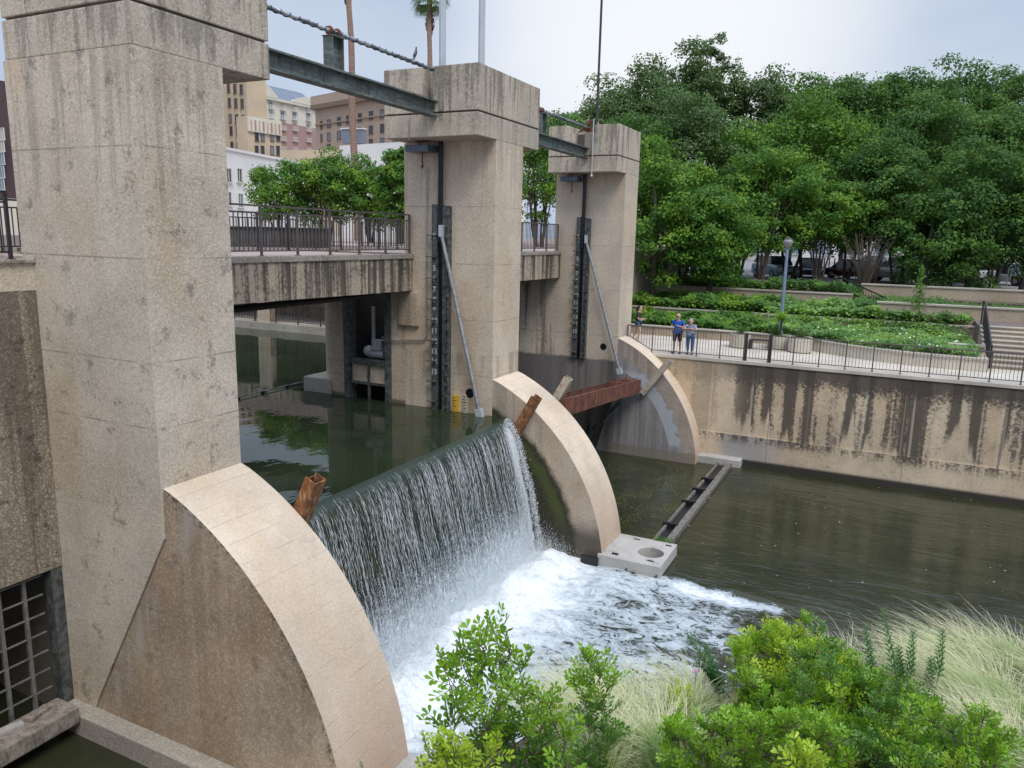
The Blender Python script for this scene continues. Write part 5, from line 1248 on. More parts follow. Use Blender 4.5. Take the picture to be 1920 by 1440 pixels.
# palms
def palm(label, pxs, depth, zb, crown_py, fr):
    top = Pd(pxs[1], crown_py, depth); bot = Pd(pxs[0], 440, depth); t = thing('palm_tree', label, 'palm', (bot.x, bot.y, zb), group='tall fan palms on the upstream plaza')
    b0 = Vector((bot.x, bot.y, zb)); k = (top.z-zb)/(bot.z-zb) if abs(bot.z-zb) > 5 else 1
    n = 14; pts = [b0.lerp(top, i/n)+Vector((.10*math.sin(i*.8), 0, 0)) for i in range(n+1)]; MB().tube(pts, [.34-.13*i/n+.012*math.sin(i*2.1) for i in range(n+1)], 10).build('trunk', M['palm'], t)
    b = MB()
    for i in range(150):
        a = rng.uniform(0, 6.28); z = rng.uniform(-3.3, .1); r = .20+.26*math.exp(-((z+2.3)/.55)**2); p = top+Vector((math.cos(a)*r, math.sin(a)*r, z)); b.bar(p-Vector((math.cos(a)*.2, math.sin(a)*.2, .15)), p+Vector((math.cos(a)*.05, math.sin(a)*.05, .16)), .09, .05)
    b.build('old_frond_bases', M['palmskirt'], t)
    V_ = []; F_ = []
    for i in range(fr):
        a = rng.uniform(0, 6.28); el = rng.uniform(-.9, 1.1); d = np.array([math.cos(a)*math.cos(el), math.sin(a)*math.cos(el), math.sin(el)]); B = np.array([0, 0, .1])+d*.9
        up_ = unit(np.cross(d, [math.sin(a), -math.cos(a), 0])); sd_ = np.array([math.sin(a), -math.cos(a), 0])
        for q in np.linspace(-1.25, 1.25, 17):
            dd = d*math.cos(q)+sd_*math.sin(q); e1 = B+dd*.75; e2 = B+dd*1.15+np.array([0, 0, -.35]); k = len(V_); w_ = np.cross(dd, up_)*.04
            V_ += [B-w_*.3, B+w_*.3, e1+w_, e1-w_, e2+w_*.2, e2-w_*.2]; F_ += [(k, k+1, k+2, k+3), (k+3, k+2, k+4, k+5)]
    V_ = np.array(V_)+np.array([top.x-b0.x, top.y-b0.y, top.z-zb]); npmesh('fronds', V_, np.array(F_), M['frond'], parent=t)
    b = MB()
    for i in range(fr//2): a = rng.uniform(0, 6.28); b.tube([top, top+Vector((math.cos(a)*.8, math.sin(a)*.8, rng.uniform(-.3, .8)))], .02, 4)
    b.build('frond_stalks', M['leafB'], t)
palm('palm trunk left of centre crossing the green steel beam, its crown above the photo', (671, 651), 62, 8.4, -70, 26)
palm('palm with its head at the top edge above the middle pier', (801, 806), 72, 8.4, -2, 30)

# ---------------- foreground planting
struct(MB().prism([(7.4, -9), (7.5, -3.0), (8.5, -1.6), (11.5, .35), (17, 2.2), (60, 2.2), (60, -9)], 2, -2.4, 4.85).build('planting_bank', M['soil']))
def rosette(T, A, s, nr=6, lp=4, spread=1.0):
    P = []; Dd = []; Nn = []; Ln = []
    A = unit(np.array(A, float)); u = unit(np.cross(A, [.3, .9, .1])); v = np.cross(A, u); tw = []
    for i in range(nr):
        a = 2*math.pi*i/nr+rng.uniform(-.4, .4); el = rng.uniform(.25, 1.05)*spread; d = A*math.cos(el)+(u*math.cos(a)+v*math.sin(a))*math.sin(el)
        L_ = s*rng.uniform(.85, 1.25); side = unit(np.cross(d, A)+1e-6); nn = unit(np.cross(side, d)); B = np.array(T)-A*s*.25*rng.random()
        tw.append((B, B+d*L_))
        for q in range(lp):
            f = .28+.66*q/(lp-1 if lp > 1 else 1); c = B+d*L_*f+A*L_*.10*f*f
            for sg in (-1, 1):
                dd = unit(d*.75+side*sg*.85+nn*.15+rng.normal(0, .12, 3)); P.append(c); Dd.append(dd); Nn.append(unit(nn+rng.normal(0, .22, 3))); Ln.append(s*.40*rng.uniform(.8, 1.15)*(1-.15*abs(q-lp/2)/lp))
        P.append(B+d*L_*1.0); Dd.append(unit(d+nn*.1)); Nn.append(nn); Ln.append(s*.40)
    return P, Dd, Nn, Ln, tw
def laurel(label, root, spots, s, mats, axis=(0, 0, 1), nr=6, stem_r=.012, group='laurel shrubs in the foreground'):
    """spots: (point, material key)"""
    t = thing('laurel_shrub', label, 'shrub', root, group=group); acc = {}; tw = MB(); r0 = Vector(root)
    for p, mk in spots:
        A = np.array(axis)+rng.normal(0, .35, 3); P, Dd, Nn, Ln, rch = rosette(p, A, s*rng.uniform(.85, 1.15), nr)
        a = acc.setdefault(mk, [[], [], [], []]); a[0] += P; a[1] += Dd; a[2] += Nn; a[3] += Ln
        for (b, e) in rch: tw.tube([b, e], [.0022, .0012], 3, cap=False)
    pts = sorted([Vector(p) for p, _ in spots], key=lambda p: (p-r0).length); nodes = [(r0, stem_r)]
    for p in pts:
        j = min(range(len(nodes)), key=lambda j: (nodes[j][0]-p).length+.25*max(0, nodes[j][0].z-p.z+.1)*4); q, rq = nodes[j]; r1 = max(.0028, rq*.72); mid = q.lerp(p, .5)+Vector(rng.normal(0, .015, 3))-Vector((0, 0, .02))
        tw.tube([q, mid, p], [rq*.85, (rq+r1)/2*.8, r1], 5, cap=False); nodes.append((mid, (rq+r1)/2)); nodes.append((p, r1))
    tw.build('stems', M['twig'], t)
    for k, mk in enumerate(acc):
        a = [np.array(x) for x in acc[mk]]; v, f = leaf_folded(a[0], a[1], a[2], a[3], a[3]*.46); npmesh('foliage', v-np.array(root), f, M[mk], parent=t)
    return t
def V3(v): return (v.x, v.y, v.z)
def spots_px(lst, d, jd, mk): return [(V3(Pd(px, py+22, d+rng.uniform(-jd, jd))), mk) for px, py in lst]
tall = [(930, 1168), (905, 1192), (955, 1200), (880, 1205), (938, 1222), (868, 1225), (905, 1232), (975, 1235), (850, 1262), (893, 1268), (932, 1262), (968, 1262), (858, 1302), (900, 1300), (935, 1305), (880, 1335), (915, 1340), (960, 1345), (845, 1352), (930, 1385), (985, 1360), (900, 1400), (838, 1240), (852, 1330), (975, 1290)]
laurel('tall laurel at lower left of the planting, leaning over the foam', V3(Pd(965, 1500, 3.8)), spots_px(tall, 3.75, .16, 'laurel'), .108, None, nr=6)
lower = [(rng.uniform(900, 1050), rng.uniform(1340, 1450)) for i in range(26)]
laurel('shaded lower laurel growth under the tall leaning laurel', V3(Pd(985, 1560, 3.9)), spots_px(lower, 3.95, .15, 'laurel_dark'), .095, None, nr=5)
sp2 = [(1108, 1225), (1095, 1245), (1125, 1248), (1082, 1262), (1112, 1268), (1140, 1268), (1098, 1290), (1128, 1292), (1110, 1315)]; sp2d = [(1085+rng.uniform(0, 60), 1320+i*9) for i in range(15)]
laurel('slender upright laurel spire in the middle of the foreground', V3(Pd(1112, 1530, 4.2)), spots_px(sp2, 4.2, .10, 'laurel')+spots_px(sp2d, 4.2, .12, 'laurel_dark'), .092, None, nr=6)
sp3 = [(1012, 1292), (1030, 1300), (998, 1318), (1040, 1335), (1015, 1345), (1060, 1370), (1000, 1372), (1035, 1400), (1065, 1420), (1010, 1430)]
laurel('small laurel with broad leaves between the leaning one and the spire', V3(Pd(1020, 1530, 3.85)), spots_px(sp3, 3.85, .1, 'laurel'), .105, None, nr=5)
sp4 = [(rng.uniform(805, 940), rng.uniform(1385, 1450)) for i in range(22)]
laurel('low bright sprigs at the bottom edge left of the planting', V3(Pd(860, 1540, 3.5)), spots_px(sp4, 3.5, .12, 'laurel_new'), .085, None, nr=5)
def dome(n, x0, x1, topf, ybot, d0, mkf):
    out = []
    for i in range(n):
        px = rng.uniform(x0, x1); yt = topf(px); py = yt+(ybot-yt)*rng.random()**.85; d = d0-.9*(py-yt)/(ybot-yt)+rng.uniform(-.15, .45); out.append((V3(Pd(px, py, d)), mkf(px, py)))
    return out
def top1(px): return np.interp(px, [1350, 1375, 1430, 1500, 1560, 1640], [1300, 1215, 1175, 1180, 1205, 1290])
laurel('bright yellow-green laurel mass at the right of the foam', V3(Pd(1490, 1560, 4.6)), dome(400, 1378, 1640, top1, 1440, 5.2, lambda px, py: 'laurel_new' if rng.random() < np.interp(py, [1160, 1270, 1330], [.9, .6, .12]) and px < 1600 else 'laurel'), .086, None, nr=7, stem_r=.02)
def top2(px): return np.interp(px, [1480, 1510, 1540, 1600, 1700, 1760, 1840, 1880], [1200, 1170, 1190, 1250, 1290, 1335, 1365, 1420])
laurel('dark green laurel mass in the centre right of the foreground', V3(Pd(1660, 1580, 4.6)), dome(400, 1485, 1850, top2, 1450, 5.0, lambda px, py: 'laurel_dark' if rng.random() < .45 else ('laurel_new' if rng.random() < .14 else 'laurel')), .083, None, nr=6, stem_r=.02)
sp5 = [(rng.uniform(1255, 1570), rng.uniform(1335, 1450)) for i in range(100)]
laurel('bushy laurel along the bottom edge below the bright mass', V3(Pd(1430, 1600, 3.9)), spots_px(sp5, 4.0, .2, 'laurel'), .078, None, nr=6)
sp6 = [(rng.uniform(1690, 1880), rng.uniform(1325, 1450)) for i in range(34)]
laurel('laurel clump with upright leaves at the lower right', V3(Pd(1780, 1600, 3.9)), spots_px(sp6, 4.1, .2, 'laurel'), .084, None, nr=6)
sp7 = [(rng.uniform(1255, 1290), rng.uniform(1270, 1330)) for i in range(7)]
laurel('small yellow-green sprig standing in the feathery grass', V3(Pd(1275, 1480, 5.0)), spots_px(sp7, 5.0, .1, 'laurel_new'), .085, None, nr=5)
sp8 = [(rng.uniform(1490, 1560), rng.uniform(1405, 1445)) for i in range(9)]
laurel('yellow leaf sprig at the bottom edge', V3(Pd(1525, 1560, 3.5)), spots_px(sp8, 3.5, .1, 'laurel_new'), .085, None, nr=5)
# thin leafy stems
def leafstem(label, p0, p1, n=60, group=None):
    t = thing('leafy_stem', label, 'plant', V3(p0), group=group); MB().tube([p0, p0.lerp(p1, .5)+Vector((.02, 0, 0)), p1], [.006, .005, .002], 5).build('stem', M['milk'], t)
    f_ = np.linspace(.25, 1, n); P = np.array([V3(p0.lerp(p1, x)) for x in f_]); a = np.arange(n)*2.4; d = unit(np.stack([np.cos(a), np.sin(a), .55+0*a], -1)); ln = .055*(1.15-.6*f_)
    v, f = leaf_folded(P, d, unit(np.cross(d, np.cross([0, 0, 1.0], d))), ln, ln*.34); npmesh('foliage', v-np.array(V3(p0)), f, M['milk'], parent=t)
GS = 'grey-green leafy stems poking above the planting'
for k, (a, b, c_, d) in enumerate([(1638, 1300, 1622, 1175), (1684, 1310, 1655, 1142), (1700, 1300, 1712, 1182), (1752, 1300, 1768, 1180), (1600, 1300, 1586, 1215), (1690, 1300, 1684, 1215), (1740, 1320, 1745, 1235)]):
    leafstem(('stem second from left with its tip over the dark water', 'tallest grey-green stem above the dark laurel', 'stem just right of the tallest stem', 'rightmost grey-green stem, beside the pale grass', 'short stem nearest the bright laurel mass', 'short stem right below the tallest one', 'low stem at the edge of the pale grass')[k], Pd(a, b, 5.3), Pd(c_, d, 5.5), 90, GS)
for k, (a, b, c_, d) in enumerate([(1360, 1300, 1285, 1185), (1360, 1310, 1320, 1210), (1370, 1310, 1300, 1235), (1350, 1320, 1330, 1250)]):
    leafstem(('longest dark stem reaching left over the foam', 'dark stem just right of the longest one over the foam', 'lower dark stem reaching left over the foam', 'shortest dark stem over the foam')[k], Pd(a, b, 5.2), Pd(c_, d, 5.4), 80, 'dark leafy stems left of the bright laurel')
f0 = Pd(1305, 1262, 5.1); t = thing('pink_flower', 'single small pink flower left of the bright laurel mass', 'flower', f0); MB().tube([f0-Vector((0, 0, .3)), f0], .002, 4).build('stalk', M['milk'], t)
MB().lathe([(.002, 0), (.008, .01), (.014, .016), (.012, .018)], f0, 8).build('petals', simple('pink_petal', (.55, .16, .26), .6), t)
# feathery grass
def gmat():
    g = G('feathery_grass'); tt = g.n('ShaderNodeAttribute', attribute_name='t').outputs['Fac']; ri = g.n('ShaderNodeNewGeometry').outputs['Random Per Island']
    hue = g.noise(g.pos(), 2.2, 2)
    c = g.mix(g.rng(g.math('ADD', tt, g.math('MULTIPLY', g.math('SUBTRACT', hue, .5), 1.1)), .38, .95), g.mix(ri, (.20, .34, .08), (.38, .52, .16)), g.mix(ri, (.62, .62, .34), (.92, .87, .62)))
    g.col(c).set(rough=.6); tr = g.n('ShaderNodeBsdfTranslucent'); g.l(c, tr.inputs[0]); ms = g.n('ShaderNodeMixShader'); ms.inputs[0].default_value = .35
    g.l(g.b.outputs[0], ms.inputs[1]); g.l(tr.outputs[0], ms.inputs[2]); g.l(ms.outputs[0], g.out.inputs[0]); return g.m
M['grass'] = gmat()
GV = []; GF = []; GT = []; gk = 0
def tussock(c, n, L0, lean, wdt=.0026):
    global gk
    sg = 9; t_ = np.linspace(0, 1, sg); a = rng.uniform(0, 2*math.pi, n); out = np.stack([np.cos(a), np.sin(a), 0*a], -1)*rng.uniform(.15, .75, n)[:, None]+np.array(lean)[None]*rng.uniform(.5, 1.3, n)[:, None]
    L_ = L0*rng.uniform(.55, 1.15, n); B = np.array(c)+np.stack([rng.normal(0, .06, n), rng.normal(0, .06, n), 0*a], -1)
    q = t_[None, :, None]; P = B[:, None]+out[:, None]*L_[:, None, None]*(q**1.9)+np.array([0, 0, 1])*L_[:, None, None]*(q*.95-.30*q**3)
    P[:, :, 0] += .02*np.sin(t_*9)[None]*rng.normal(0, 1, n)[:, None]*t_; P[:, :, 1] += .02*np.sin(t_*11)[None]*rng.normal(0, 1, n)[:, None]*t_
    s = unit(np.stack([-out[:, 1], out[:, 0], 0*a], -1)+rng.normal(0, .3, (n, 3)))[:, None]*(wdt*(1-.8*q**2))
    v = np.stack([P-s, P+s], 2).reshape(-1, 3); k = gk+(np.arange(n)*sg*2)[:, None]+(np.arange(sg-1)*2)[None]; f = np.stack([k, k+1, k+3, k+2], -1).reshape(-1, 4)
    GV.append(v); GF.append(f); GT.append(np.repeat(np.tile(t_, n), 2)); gk += len(v)
def tuss_px(px, py, d, *a, **k):
    p = Pd(px, py, d); tussock((p.x, p.y, p.z), *a, **k)
L1 = (-.45, .25, 0)
for px, py, d, n, L_ in [(1060, 1440, 4.9, 420, .66), (1130, 1445, 4.8, 520, .72), (1200, 1430, 5.1, 560, .75), (1275, 1430, 5.0, 520, .75), (1330, 1400, 5.3, 420, .7), (1110, 1500, 4.3, 420, .62), (1240, 1500, 4.4, 460, .66), (1180, 1370, 5.5, 420, .66), (1090, 1390, 5.3, 300, .6), (1300, 1360, 5.7, 360, .6),
    (1590, 1300, 5.9, 330, .72), (1640, 1330, 5.6, 320, .6), (1755, 1300, 6.1, 560, .8), (1830, 1310, 6.0, 620, .85), (1905, 1310, 6.0, 620, .85), (1985, 1330, 5.8, 620, .85), (1800, 1370, 5.5, 520, .8), (1880, 1390, 5.4, 620, .82), (1950, 1430, 5.1, 620, .82), (1905, 1490, 4.7, 520, .75), (1840, 1440, 5.0, 420, .75), (2040, 1420, 5.2, 500, .85), (1985, 1530, 4.5, 420, .75), (1705, 1310, 6.0, 360, .7)]:
    tuss_px(px, py+(8 if px > 1560 else -8), d, int(n*1.5), L_*(.80 if px > 1560 else .88), (L1[0]*rng.uniform(.2, 1.3), L1[1]*rng.uniform(-.6, 1.6), 0), .0023)
o = npmesh('feather_grass', np.concatenate(GV), np.concatenate(GF), M['grass'], attr={'t': np.concatenate(GT)}); tag(o, 'pale feathery grass billowing along the bottom right of the photo', 'grass', kind='stuff')
# toe slab of near buttress, sprig
o = MB().box(3.42, 5.1, -.05, 1.75, -.5, .34).build('toe_slab', M['slab'], bevel=.03); tag(o, 'corner of a grey slab at the toe of the nearest buttress, bottom edge', 'slab')
p_ = at(680, 1436, 1, -.02); leafstem('tiny green weed growing on the nearest buttress at the bottom edge', Vector((p_.x, -.02, p_.z-.15)), Vector((p_.x+.02, -.10, p_.z+.14)), 24)
n = 300; P = np.stack([4.55+rng.uniform(0, .55, n), 12.96+rng.normal(0, .05, n), .30+rng.uniform(0, .16, n)], -1); v, f = leaf_quads(P, rdir(n, .5), rdir(n), np.full(n, .05), np.full(n, .03)); o = npmesh('weeds', v, f, M['ivy']); tag(o, 'green weeds where the boom meets the toe slab', 'weeds', kind='stuff')

# ================================================================== PEOPLE, CARS, SMALL THINGS
def skin(name, J, E, mat, parent, sub=2, smooth=True):
    me = bpy.data.meshes.new(name); me.from_pydata([j[:3] for j in J], E, []); o = bpy.data.objects.new(name, me); col.objects.link(o)
    o.modifiers.new('skin', 'SKIN'); 
    for i, j in enumerate(J):
        r = j[3]; r = (r, r) if not hasattr(r, '__len__') else r; me.skin_vertices[0].data[i].radius = r
    me.skin_vertices[0].data[0].use_root = True
    s = o.modifiers.new('s', 'SUBSURF'); s.levels = sub; s.render_levels = sub
    bpy.context.view_layer.update(); m2_ = bpy.data.meshes.new_from_object(o.evaluated_get(bpy.context.evaluated_depsgraph_get())); bpy.data.objects.remove(o)
    m2_.name = name; m2_.materials.clear(); m2_.materials.append(mat); m2_.polygons.foreach_set('use_smooth', [True]*len(m2_.polygons))
    q = bpy.data.objects.new(name, m2_); col.objects.link(q); q.parent = parent; return q
def join_into(o, mb):
    bm = bmesh.new(); bm.from_mesh(o.data); k = [bm.verts.new(v) for v in mb.v]
    for f in mb.f:
        fc = bm.faces.new([k[i] for i in f]); fc.smooth = True
    bm.to_mesh(o.data); bm.free()
SK = simple('skin', (.52, .31, .23), .55, 0, .08, 9)
def arm_j(sh, el, wr, hand): return [sh, el, wr, hand]
def person(label, loc, rz, P, mats):
    """P: dict of joints in local coordinates, facing -Y"""
    t = thing('person', label, 'person', loc, rz=rz, group='people on the walkway')
    h = P['head']; nk = P['neck']; ch = P['chest']; be = P['belly']; pe = P['pelvis']
    J = [(*pe, (.13, .10)), (*be, (.13, .11)), (*ch, (.15, .10)), (*nk, .055), (h[0], h[1], h[2]-.06, .06)]; E = [(0, 1), (1, 2), (2, 3), (3, 4)]
    fingers = []
    for s in ('L', 'R'):
        sh, el, wr, hd = P['arm'+s]; k = len(J); J += [(*sh, .052), (*el, .040), (*wr, .027), (*hd, (.034, .018))]; E += [(2, k), (k, k+1), (k+1, k+2), (k+2, k+3)]
        hip, kn, an, to = P['leg'+s]; k = len(J); J += [(*hip, .085), (*kn, .056), (*an, .037), (*to, .030)]; E += [(0, k), (k, k+1), (k+1, k+2), (k+2, k+3)]
        w_ = Vector(wr); d = (Vector(hd)-w_).normalized(); sd_ = d.cross(Vector((0, 0, 1))).normalized() if abs(d.z) < .95 else Vector((1, 0, 0)); up_ = sd_.cross(d)
        for i in range(4):
            b = Vector(hd)+sd_*(i-1.5)*.018+d*.015; ln = (.062, .072, .068, .052)[i]; fingers.append(([b, b+d*ln*.5-up_*.006, b+d*ln*.8-up_*.028], [.0085, .008, .006]))
        b = w_.lerp(Vector(hd), .45)+sd_*.03; fingers.append(([b, b+sd_*.02+d*.03, b+sd_*.022+d*.055-up_*.01], [.010, .009, .007]))
    o = skin('body', J, E, mats['skin'], t)
    m_ = MB(); m_.ball(h, (.078, .095, .115), 12)
    m_.ball((h[0], h[1]-.098, h[2]-.012), (.014, .022, .024), 6); m_.ball((h[0], h[1]-.06, h[2]-.085), (.045, .045, .035), 8)
    for s in (-1, 1): m_.ball((h[0]+s*.08, h[1]+.005, h[2]-.01), (.014, .025, .034), 6)
    for a, r in fingers: m_.tube(a, r, 6)
    join_into(o, m_)
    for s in (-1, 1): MB().ball((h[0]+s*.030, h[1]-.086, h[2]+.012), (.012, .010, .008), 6).build('eye', M['blacksteel'], t)
    MB().ball((h[0], h[1]-.092, h[2]-.056), (.026, .010, .007), 6).build('mouth', mats.get('lip', simple('lip', (.35, .14, .12), .5)), t)
    return t
def clothes(t, name, J, E, mat): return skin(name, J, E, mat, t)
def shirt(t, P, mat, sl=.6, extra=0, name='shirt'):
    ch, be, pe, nk = P['chest'], P['belly'], P['pelvis'], P['neck']
    J = [(*be, (.155+extra, .135+extra)), (*ch, (.175, .125)), (ch[0]*.3+nk[0]*.7, ch[1]*.3+nk[1]*.7, ch[2]*.35+nk[2]*.65, .075), (pe[0], pe[1], pe[2]+.0, (.165+extra, .135+extra))]; E = [(0, 1), (1, 2), (0, 3)]
    for s in ('L', 'R'):
        sh, el = Vector(P['arm'+s][0]), Vector(P['arm'+s][1]); k = len(J); m_ = sh.lerp(el, sl); J += [(*sh, .072), (*m_, .064)]; E += [(1, k), (k, k+1)]
    return clothes(t, name, J, E, mat)
def legs(t, P, mat, frac, r, name):
    pe = P['pelvis']; J = [(*pe, (.155, .125))]; E = []
    for s in ('L', 'R'):
        hip, kn, an, to = [Vector(q) for q in P['leg'+s]]; k = len(J)
        if frac <= 1: J += [(*hip, .105), (*hip.lerp(kn, frac), r)]; E += [(0, k), (k, k+1)]
        else: J += [(*hip, .100), (*kn, .072), (*kn.lerp(an, frac-1), r)]; E += [(0, k), (k, k+1), (k+1, k+2)]
    return clothes(t, name, J, E, mat)
def shoes(t, P, mat, sock=None):
    for s in ('L', 'R'):
        an, to = Vector(P['leg'+s][2]), Vector(P['leg'+s][3]); d = (to-an); d.z = 0; d.normalize()
        b = Vector((an.x, an.y, .045))-d*.05; skin('shoe', [(*b, (.045, .05)), (*(b+d*.12), (.048, .042)), (*(b+d*.22), (.040, .030))], [(0, 1), (1, 2)], mat, t)
        if sock: skin('sock', [(an.x, an.y, .06, .045), (an.x, an.y, .20, .050)], [(0, 1)], sock, t, 1)
BLUE = simple('royal_blue_polo', (.012, .10, .46), .8, 0, .15, 8); NAVY = simple('navy_shorts', (.018, .022, .04), .85, 0, .2, 8); JEAN = simple('blue_jeans', (.035, .13, .32), .85, 0, .2, 12)
BLK = simple('black_shoe', (.02, .018, .018), .6); SOCK = simple('white_sock', (.66, .64, .60), .85); HAIRG = simple('grey_curly_hair', (.34, .32, .30), .9, 0, .35, 30, .5); HAIRW = simple('thin_white_hair', (.52, .48, .44), .9, 0, .2, 30)
def patm():
    g = G('blue_white_patterned_blouse'); v = g.noise(g.obj(), 16, 3, .6, 1.2); g.col(g.mix(g.rng(v, .46, .54), (.07, .12, .34), (.55, .58, .68))).set(rough=.85); return g.m
PAT = patm()
MAN = dict(head=(0, -.06, 1.58), neck=(0, -.01, 1.43), chest=(0, .02, 1.27), belly=(0, -.02, 1.05), pelvis=(0, 0, .90),
    armL=((-.20, .02, 1.36), (-.29, -.03, 1.11), (-.20, -.24, 1.08), (-.17, -.30, 1.09)), armR=((.20, .02, 1.36), (.30, -.02, 1.12), (.10, -.20, 1.18), (.03, -.22, 1.21)),
    legL=((-.10, 0, .86), (-.13, -.02, .47), (-.14, .02, .09), (-.17, -.13, .035)), legR=((.10, 0, .86), (.13, -.02, .47), (.14, .02, .09), (.17, -.13, .035)))
t = person('bald man in a blue polo shirt and dark shorts looking down over the railing', (2.14, 23.82, 4.30), R(-8), MAN, {'skin': SK})
shirt(t, MAN, BLUE, .62, .02); legs(t, MAN, NAVY, .95, .088, 'shorts'); shoes(t, MAN, BLK, SOCK)
b = MB(); b.ball((0, .0, 1.60), (.081, .062, .085), 10); b.build('hair', HAIRW, t)
MB().box(-.07, .07, -.175, -.150, 1.575, 1.60).build('glasses', M['blacksteel'], t)
WOM = dict(head=(0, -.14, 1.40), neck=(0, -.06, 1.29), chest=(0, -.01, 1.15), belly=(0, .02, .97), pelvis=(0, .04, .84),
    armL=((-.17, -.02, 1.21), (-.27, -.16, 1.06), (-.08, -.30, 1.10), (-.02, -.33, 1.11)), armR=((.17, -.02, 1.21), (.27, -.16, 1.06), (.08, -.30, 1.12), (.03, -.33, 1.14)),
    legL=((-.09, .04, .80), (-.09, 0, .43), (-.08, .04, .09), (-.10, -.11, .035)), legR=((.09, .04, .80), (.09, 0, .43), (.09, .04, .09), (.12, -.11, .035)))
t = person('grey-haired woman in a patterned blouse and jeans leaning on the railing', (2.68, 23.84, 4.30), R(6), WOM, {'skin': SK})
shirt(t, WOM, PAT, .55, .015, 'blouse'); legs(t, WOM, JEAN, 1.88, .052, 'jeans'); shoes(t, WOM, BLK)
b = MB()
for i in range(60):
    d = unit(rng.normal(0, 1, 3)); d[1] = abs(d[1])*.9-.12; d[2] = max(d[2], -.35)
    b.ball((d[0]*.082, -.125+d[1]*.095, 1.42+d[2]*.10), .030, 5)
b.build('hair', HAIRG, t)
TRI = dict(head=(0, -.02, 1.56), neck=(0, .0, 1.42), chest=(0, .02, 1.26), belly=(0, .01, 1.06), pelvis=(0, .02, .92),
    armL=((-.18, .02, 1.34), (-.22, .02, 1.08), (-.10, -.20, 1.05), (-.04, -.26, 1.07)), armR=((.18, .02, 1.34), (.22, .02, 1.08), (.12, -.20, 1.05), (.07, -.26, 1.08)),
    legL=((-.09, .02, .88), (-.10, -.10, .48), (-.10, .04, .10), (-.10, -.11, .035)), legR=((.09, .02, .88), (.10, .10, .50), (.10, .26, .15), (.10, .14, .04)))
t = person('person in a dark top and denim shorts partly hidden by the farthest pier', (-.42, 26.6, 4.30), R(100), TRI, {'skin': SK})
shirt(t, TRI, simple('olive_black_top', (.035, .035, .03), .85, 0, .3, 9), .8, 0, 'top'); legs(t, TRI, simple('denim_shorts', (.05, .09, .16), .85, 0, .2, 9), .5, .095, 'shorts'); shoes(t, TRI, SOCK)
b = MB(); b.ball((0, .015, 1.59), (.086, .095, .10), 10); b.tube([(0, .08, 1.6), (0, .11, 1.48), (0, .10, 1.33)], [.06, .05, .03], 8); b.build('hair', simple('dark_brown_hair', (.03, .02, .016), .8), t)
MB().tube([(-.12, -.02, 1.0), (-.05, -.13, 1.0), (.05, -.13, 1.0), (.12, -.02, 1.0)], .05, 8).build('tied_jacket', simple('pale_tied_jacket', (.42, .42, .42), .9), t)

# street lamp
lx, ly = 5.58, 29.11; t = thing('street_lamp', 'blue-grey street lamp with a frosted globe beyond the walkway planters', 'street lamp', (lx, ly, 4.66))
MB().lathe([(.13, 0), (.13, .25), (.085, .32), (.065, 4.0), (.07, 4.02), (.07, 4.1)], (lx, ly, 4.66), 14).build('pole', M['blue_pole'], t)
gl = G('frosted_globe'); gl.col((.22, .21, .22)).set(rough=.35); 
MB().lathe([(.08, 0), (.10, .03), (.17, .12), (.22, .26), (.21, .34), (.14, .42)], (lx, ly, 8.74), 18).build('globe', gl.m, t, smooth=True)
MB().lathe([(.15, 0), (.16, .02), (.08, .10), (.02, .12)], (lx, ly, 9.15), 14).build('lamp_cap', M['iron'], t)
# flag poles
for px, lab in ((829.5, 'pale grey flagpole nearer the first palm, above the middle pier'), (902.5, 'pale grey flagpole right of the other one, above the middle pier')):
    p = Pd(px, 122, 30 if px < 850 else 31); r = 6.4*p.length*0+ .142
    t = thing('flagpole', lab, 'flagpole', (p.x, p.y, 7.0), group='two pale flagpoles'); MB().tube([(p.x, p.y, 7.0), (p.x, p.y, 24)], [.15, .13], 8).build('pole', M['lgalv'], t); MB().lathe([(.25, 0), (.2, .1), (.12, .2)], (p.x, p.y, 7.0), 12).build('base', M['lgalv'], t)
# bird
b0 = Vector((-1.37, 9.32, 13.33)); t = thing('bird', 'dark grackle perched on the banded pipe near the middle pier', 'bird', b0)
o = skin('body', [(b0.x, b0.y, b0.z+.14, .045), (b0.x+.01, b0.y+.035, b0.z+.21, .038), (b0.x, b0.y+.055, b0.z+.28, .020), (b0.x, b0.y+.065, b0.z+.315, .024), (b0.x, b0.y+.045, b0.z+.345, .006), (b0.x, b0.y-.05, b0.z+.06, .022), (b0.x, b0.y-.10, b0.z-.03, .016), (b0.x, b0.y-.14, b0.z-.12, .010)], [(0, 1), (1, 2), (2, 3), (3, 4), (0, 5), (5, 6), (6, 7)], simple('grackle_feathers', (.03, .028, .035), .4), t, 2); o.location = -b0
for s in (-1, 1): MB().tube([(b0.x+s*.015, b0.y, b0.z+.11), (b0.x+s*.015, b0.y+.01, b0.z-.0)], .004, 4).build('leg', M['blacksteel'], t)

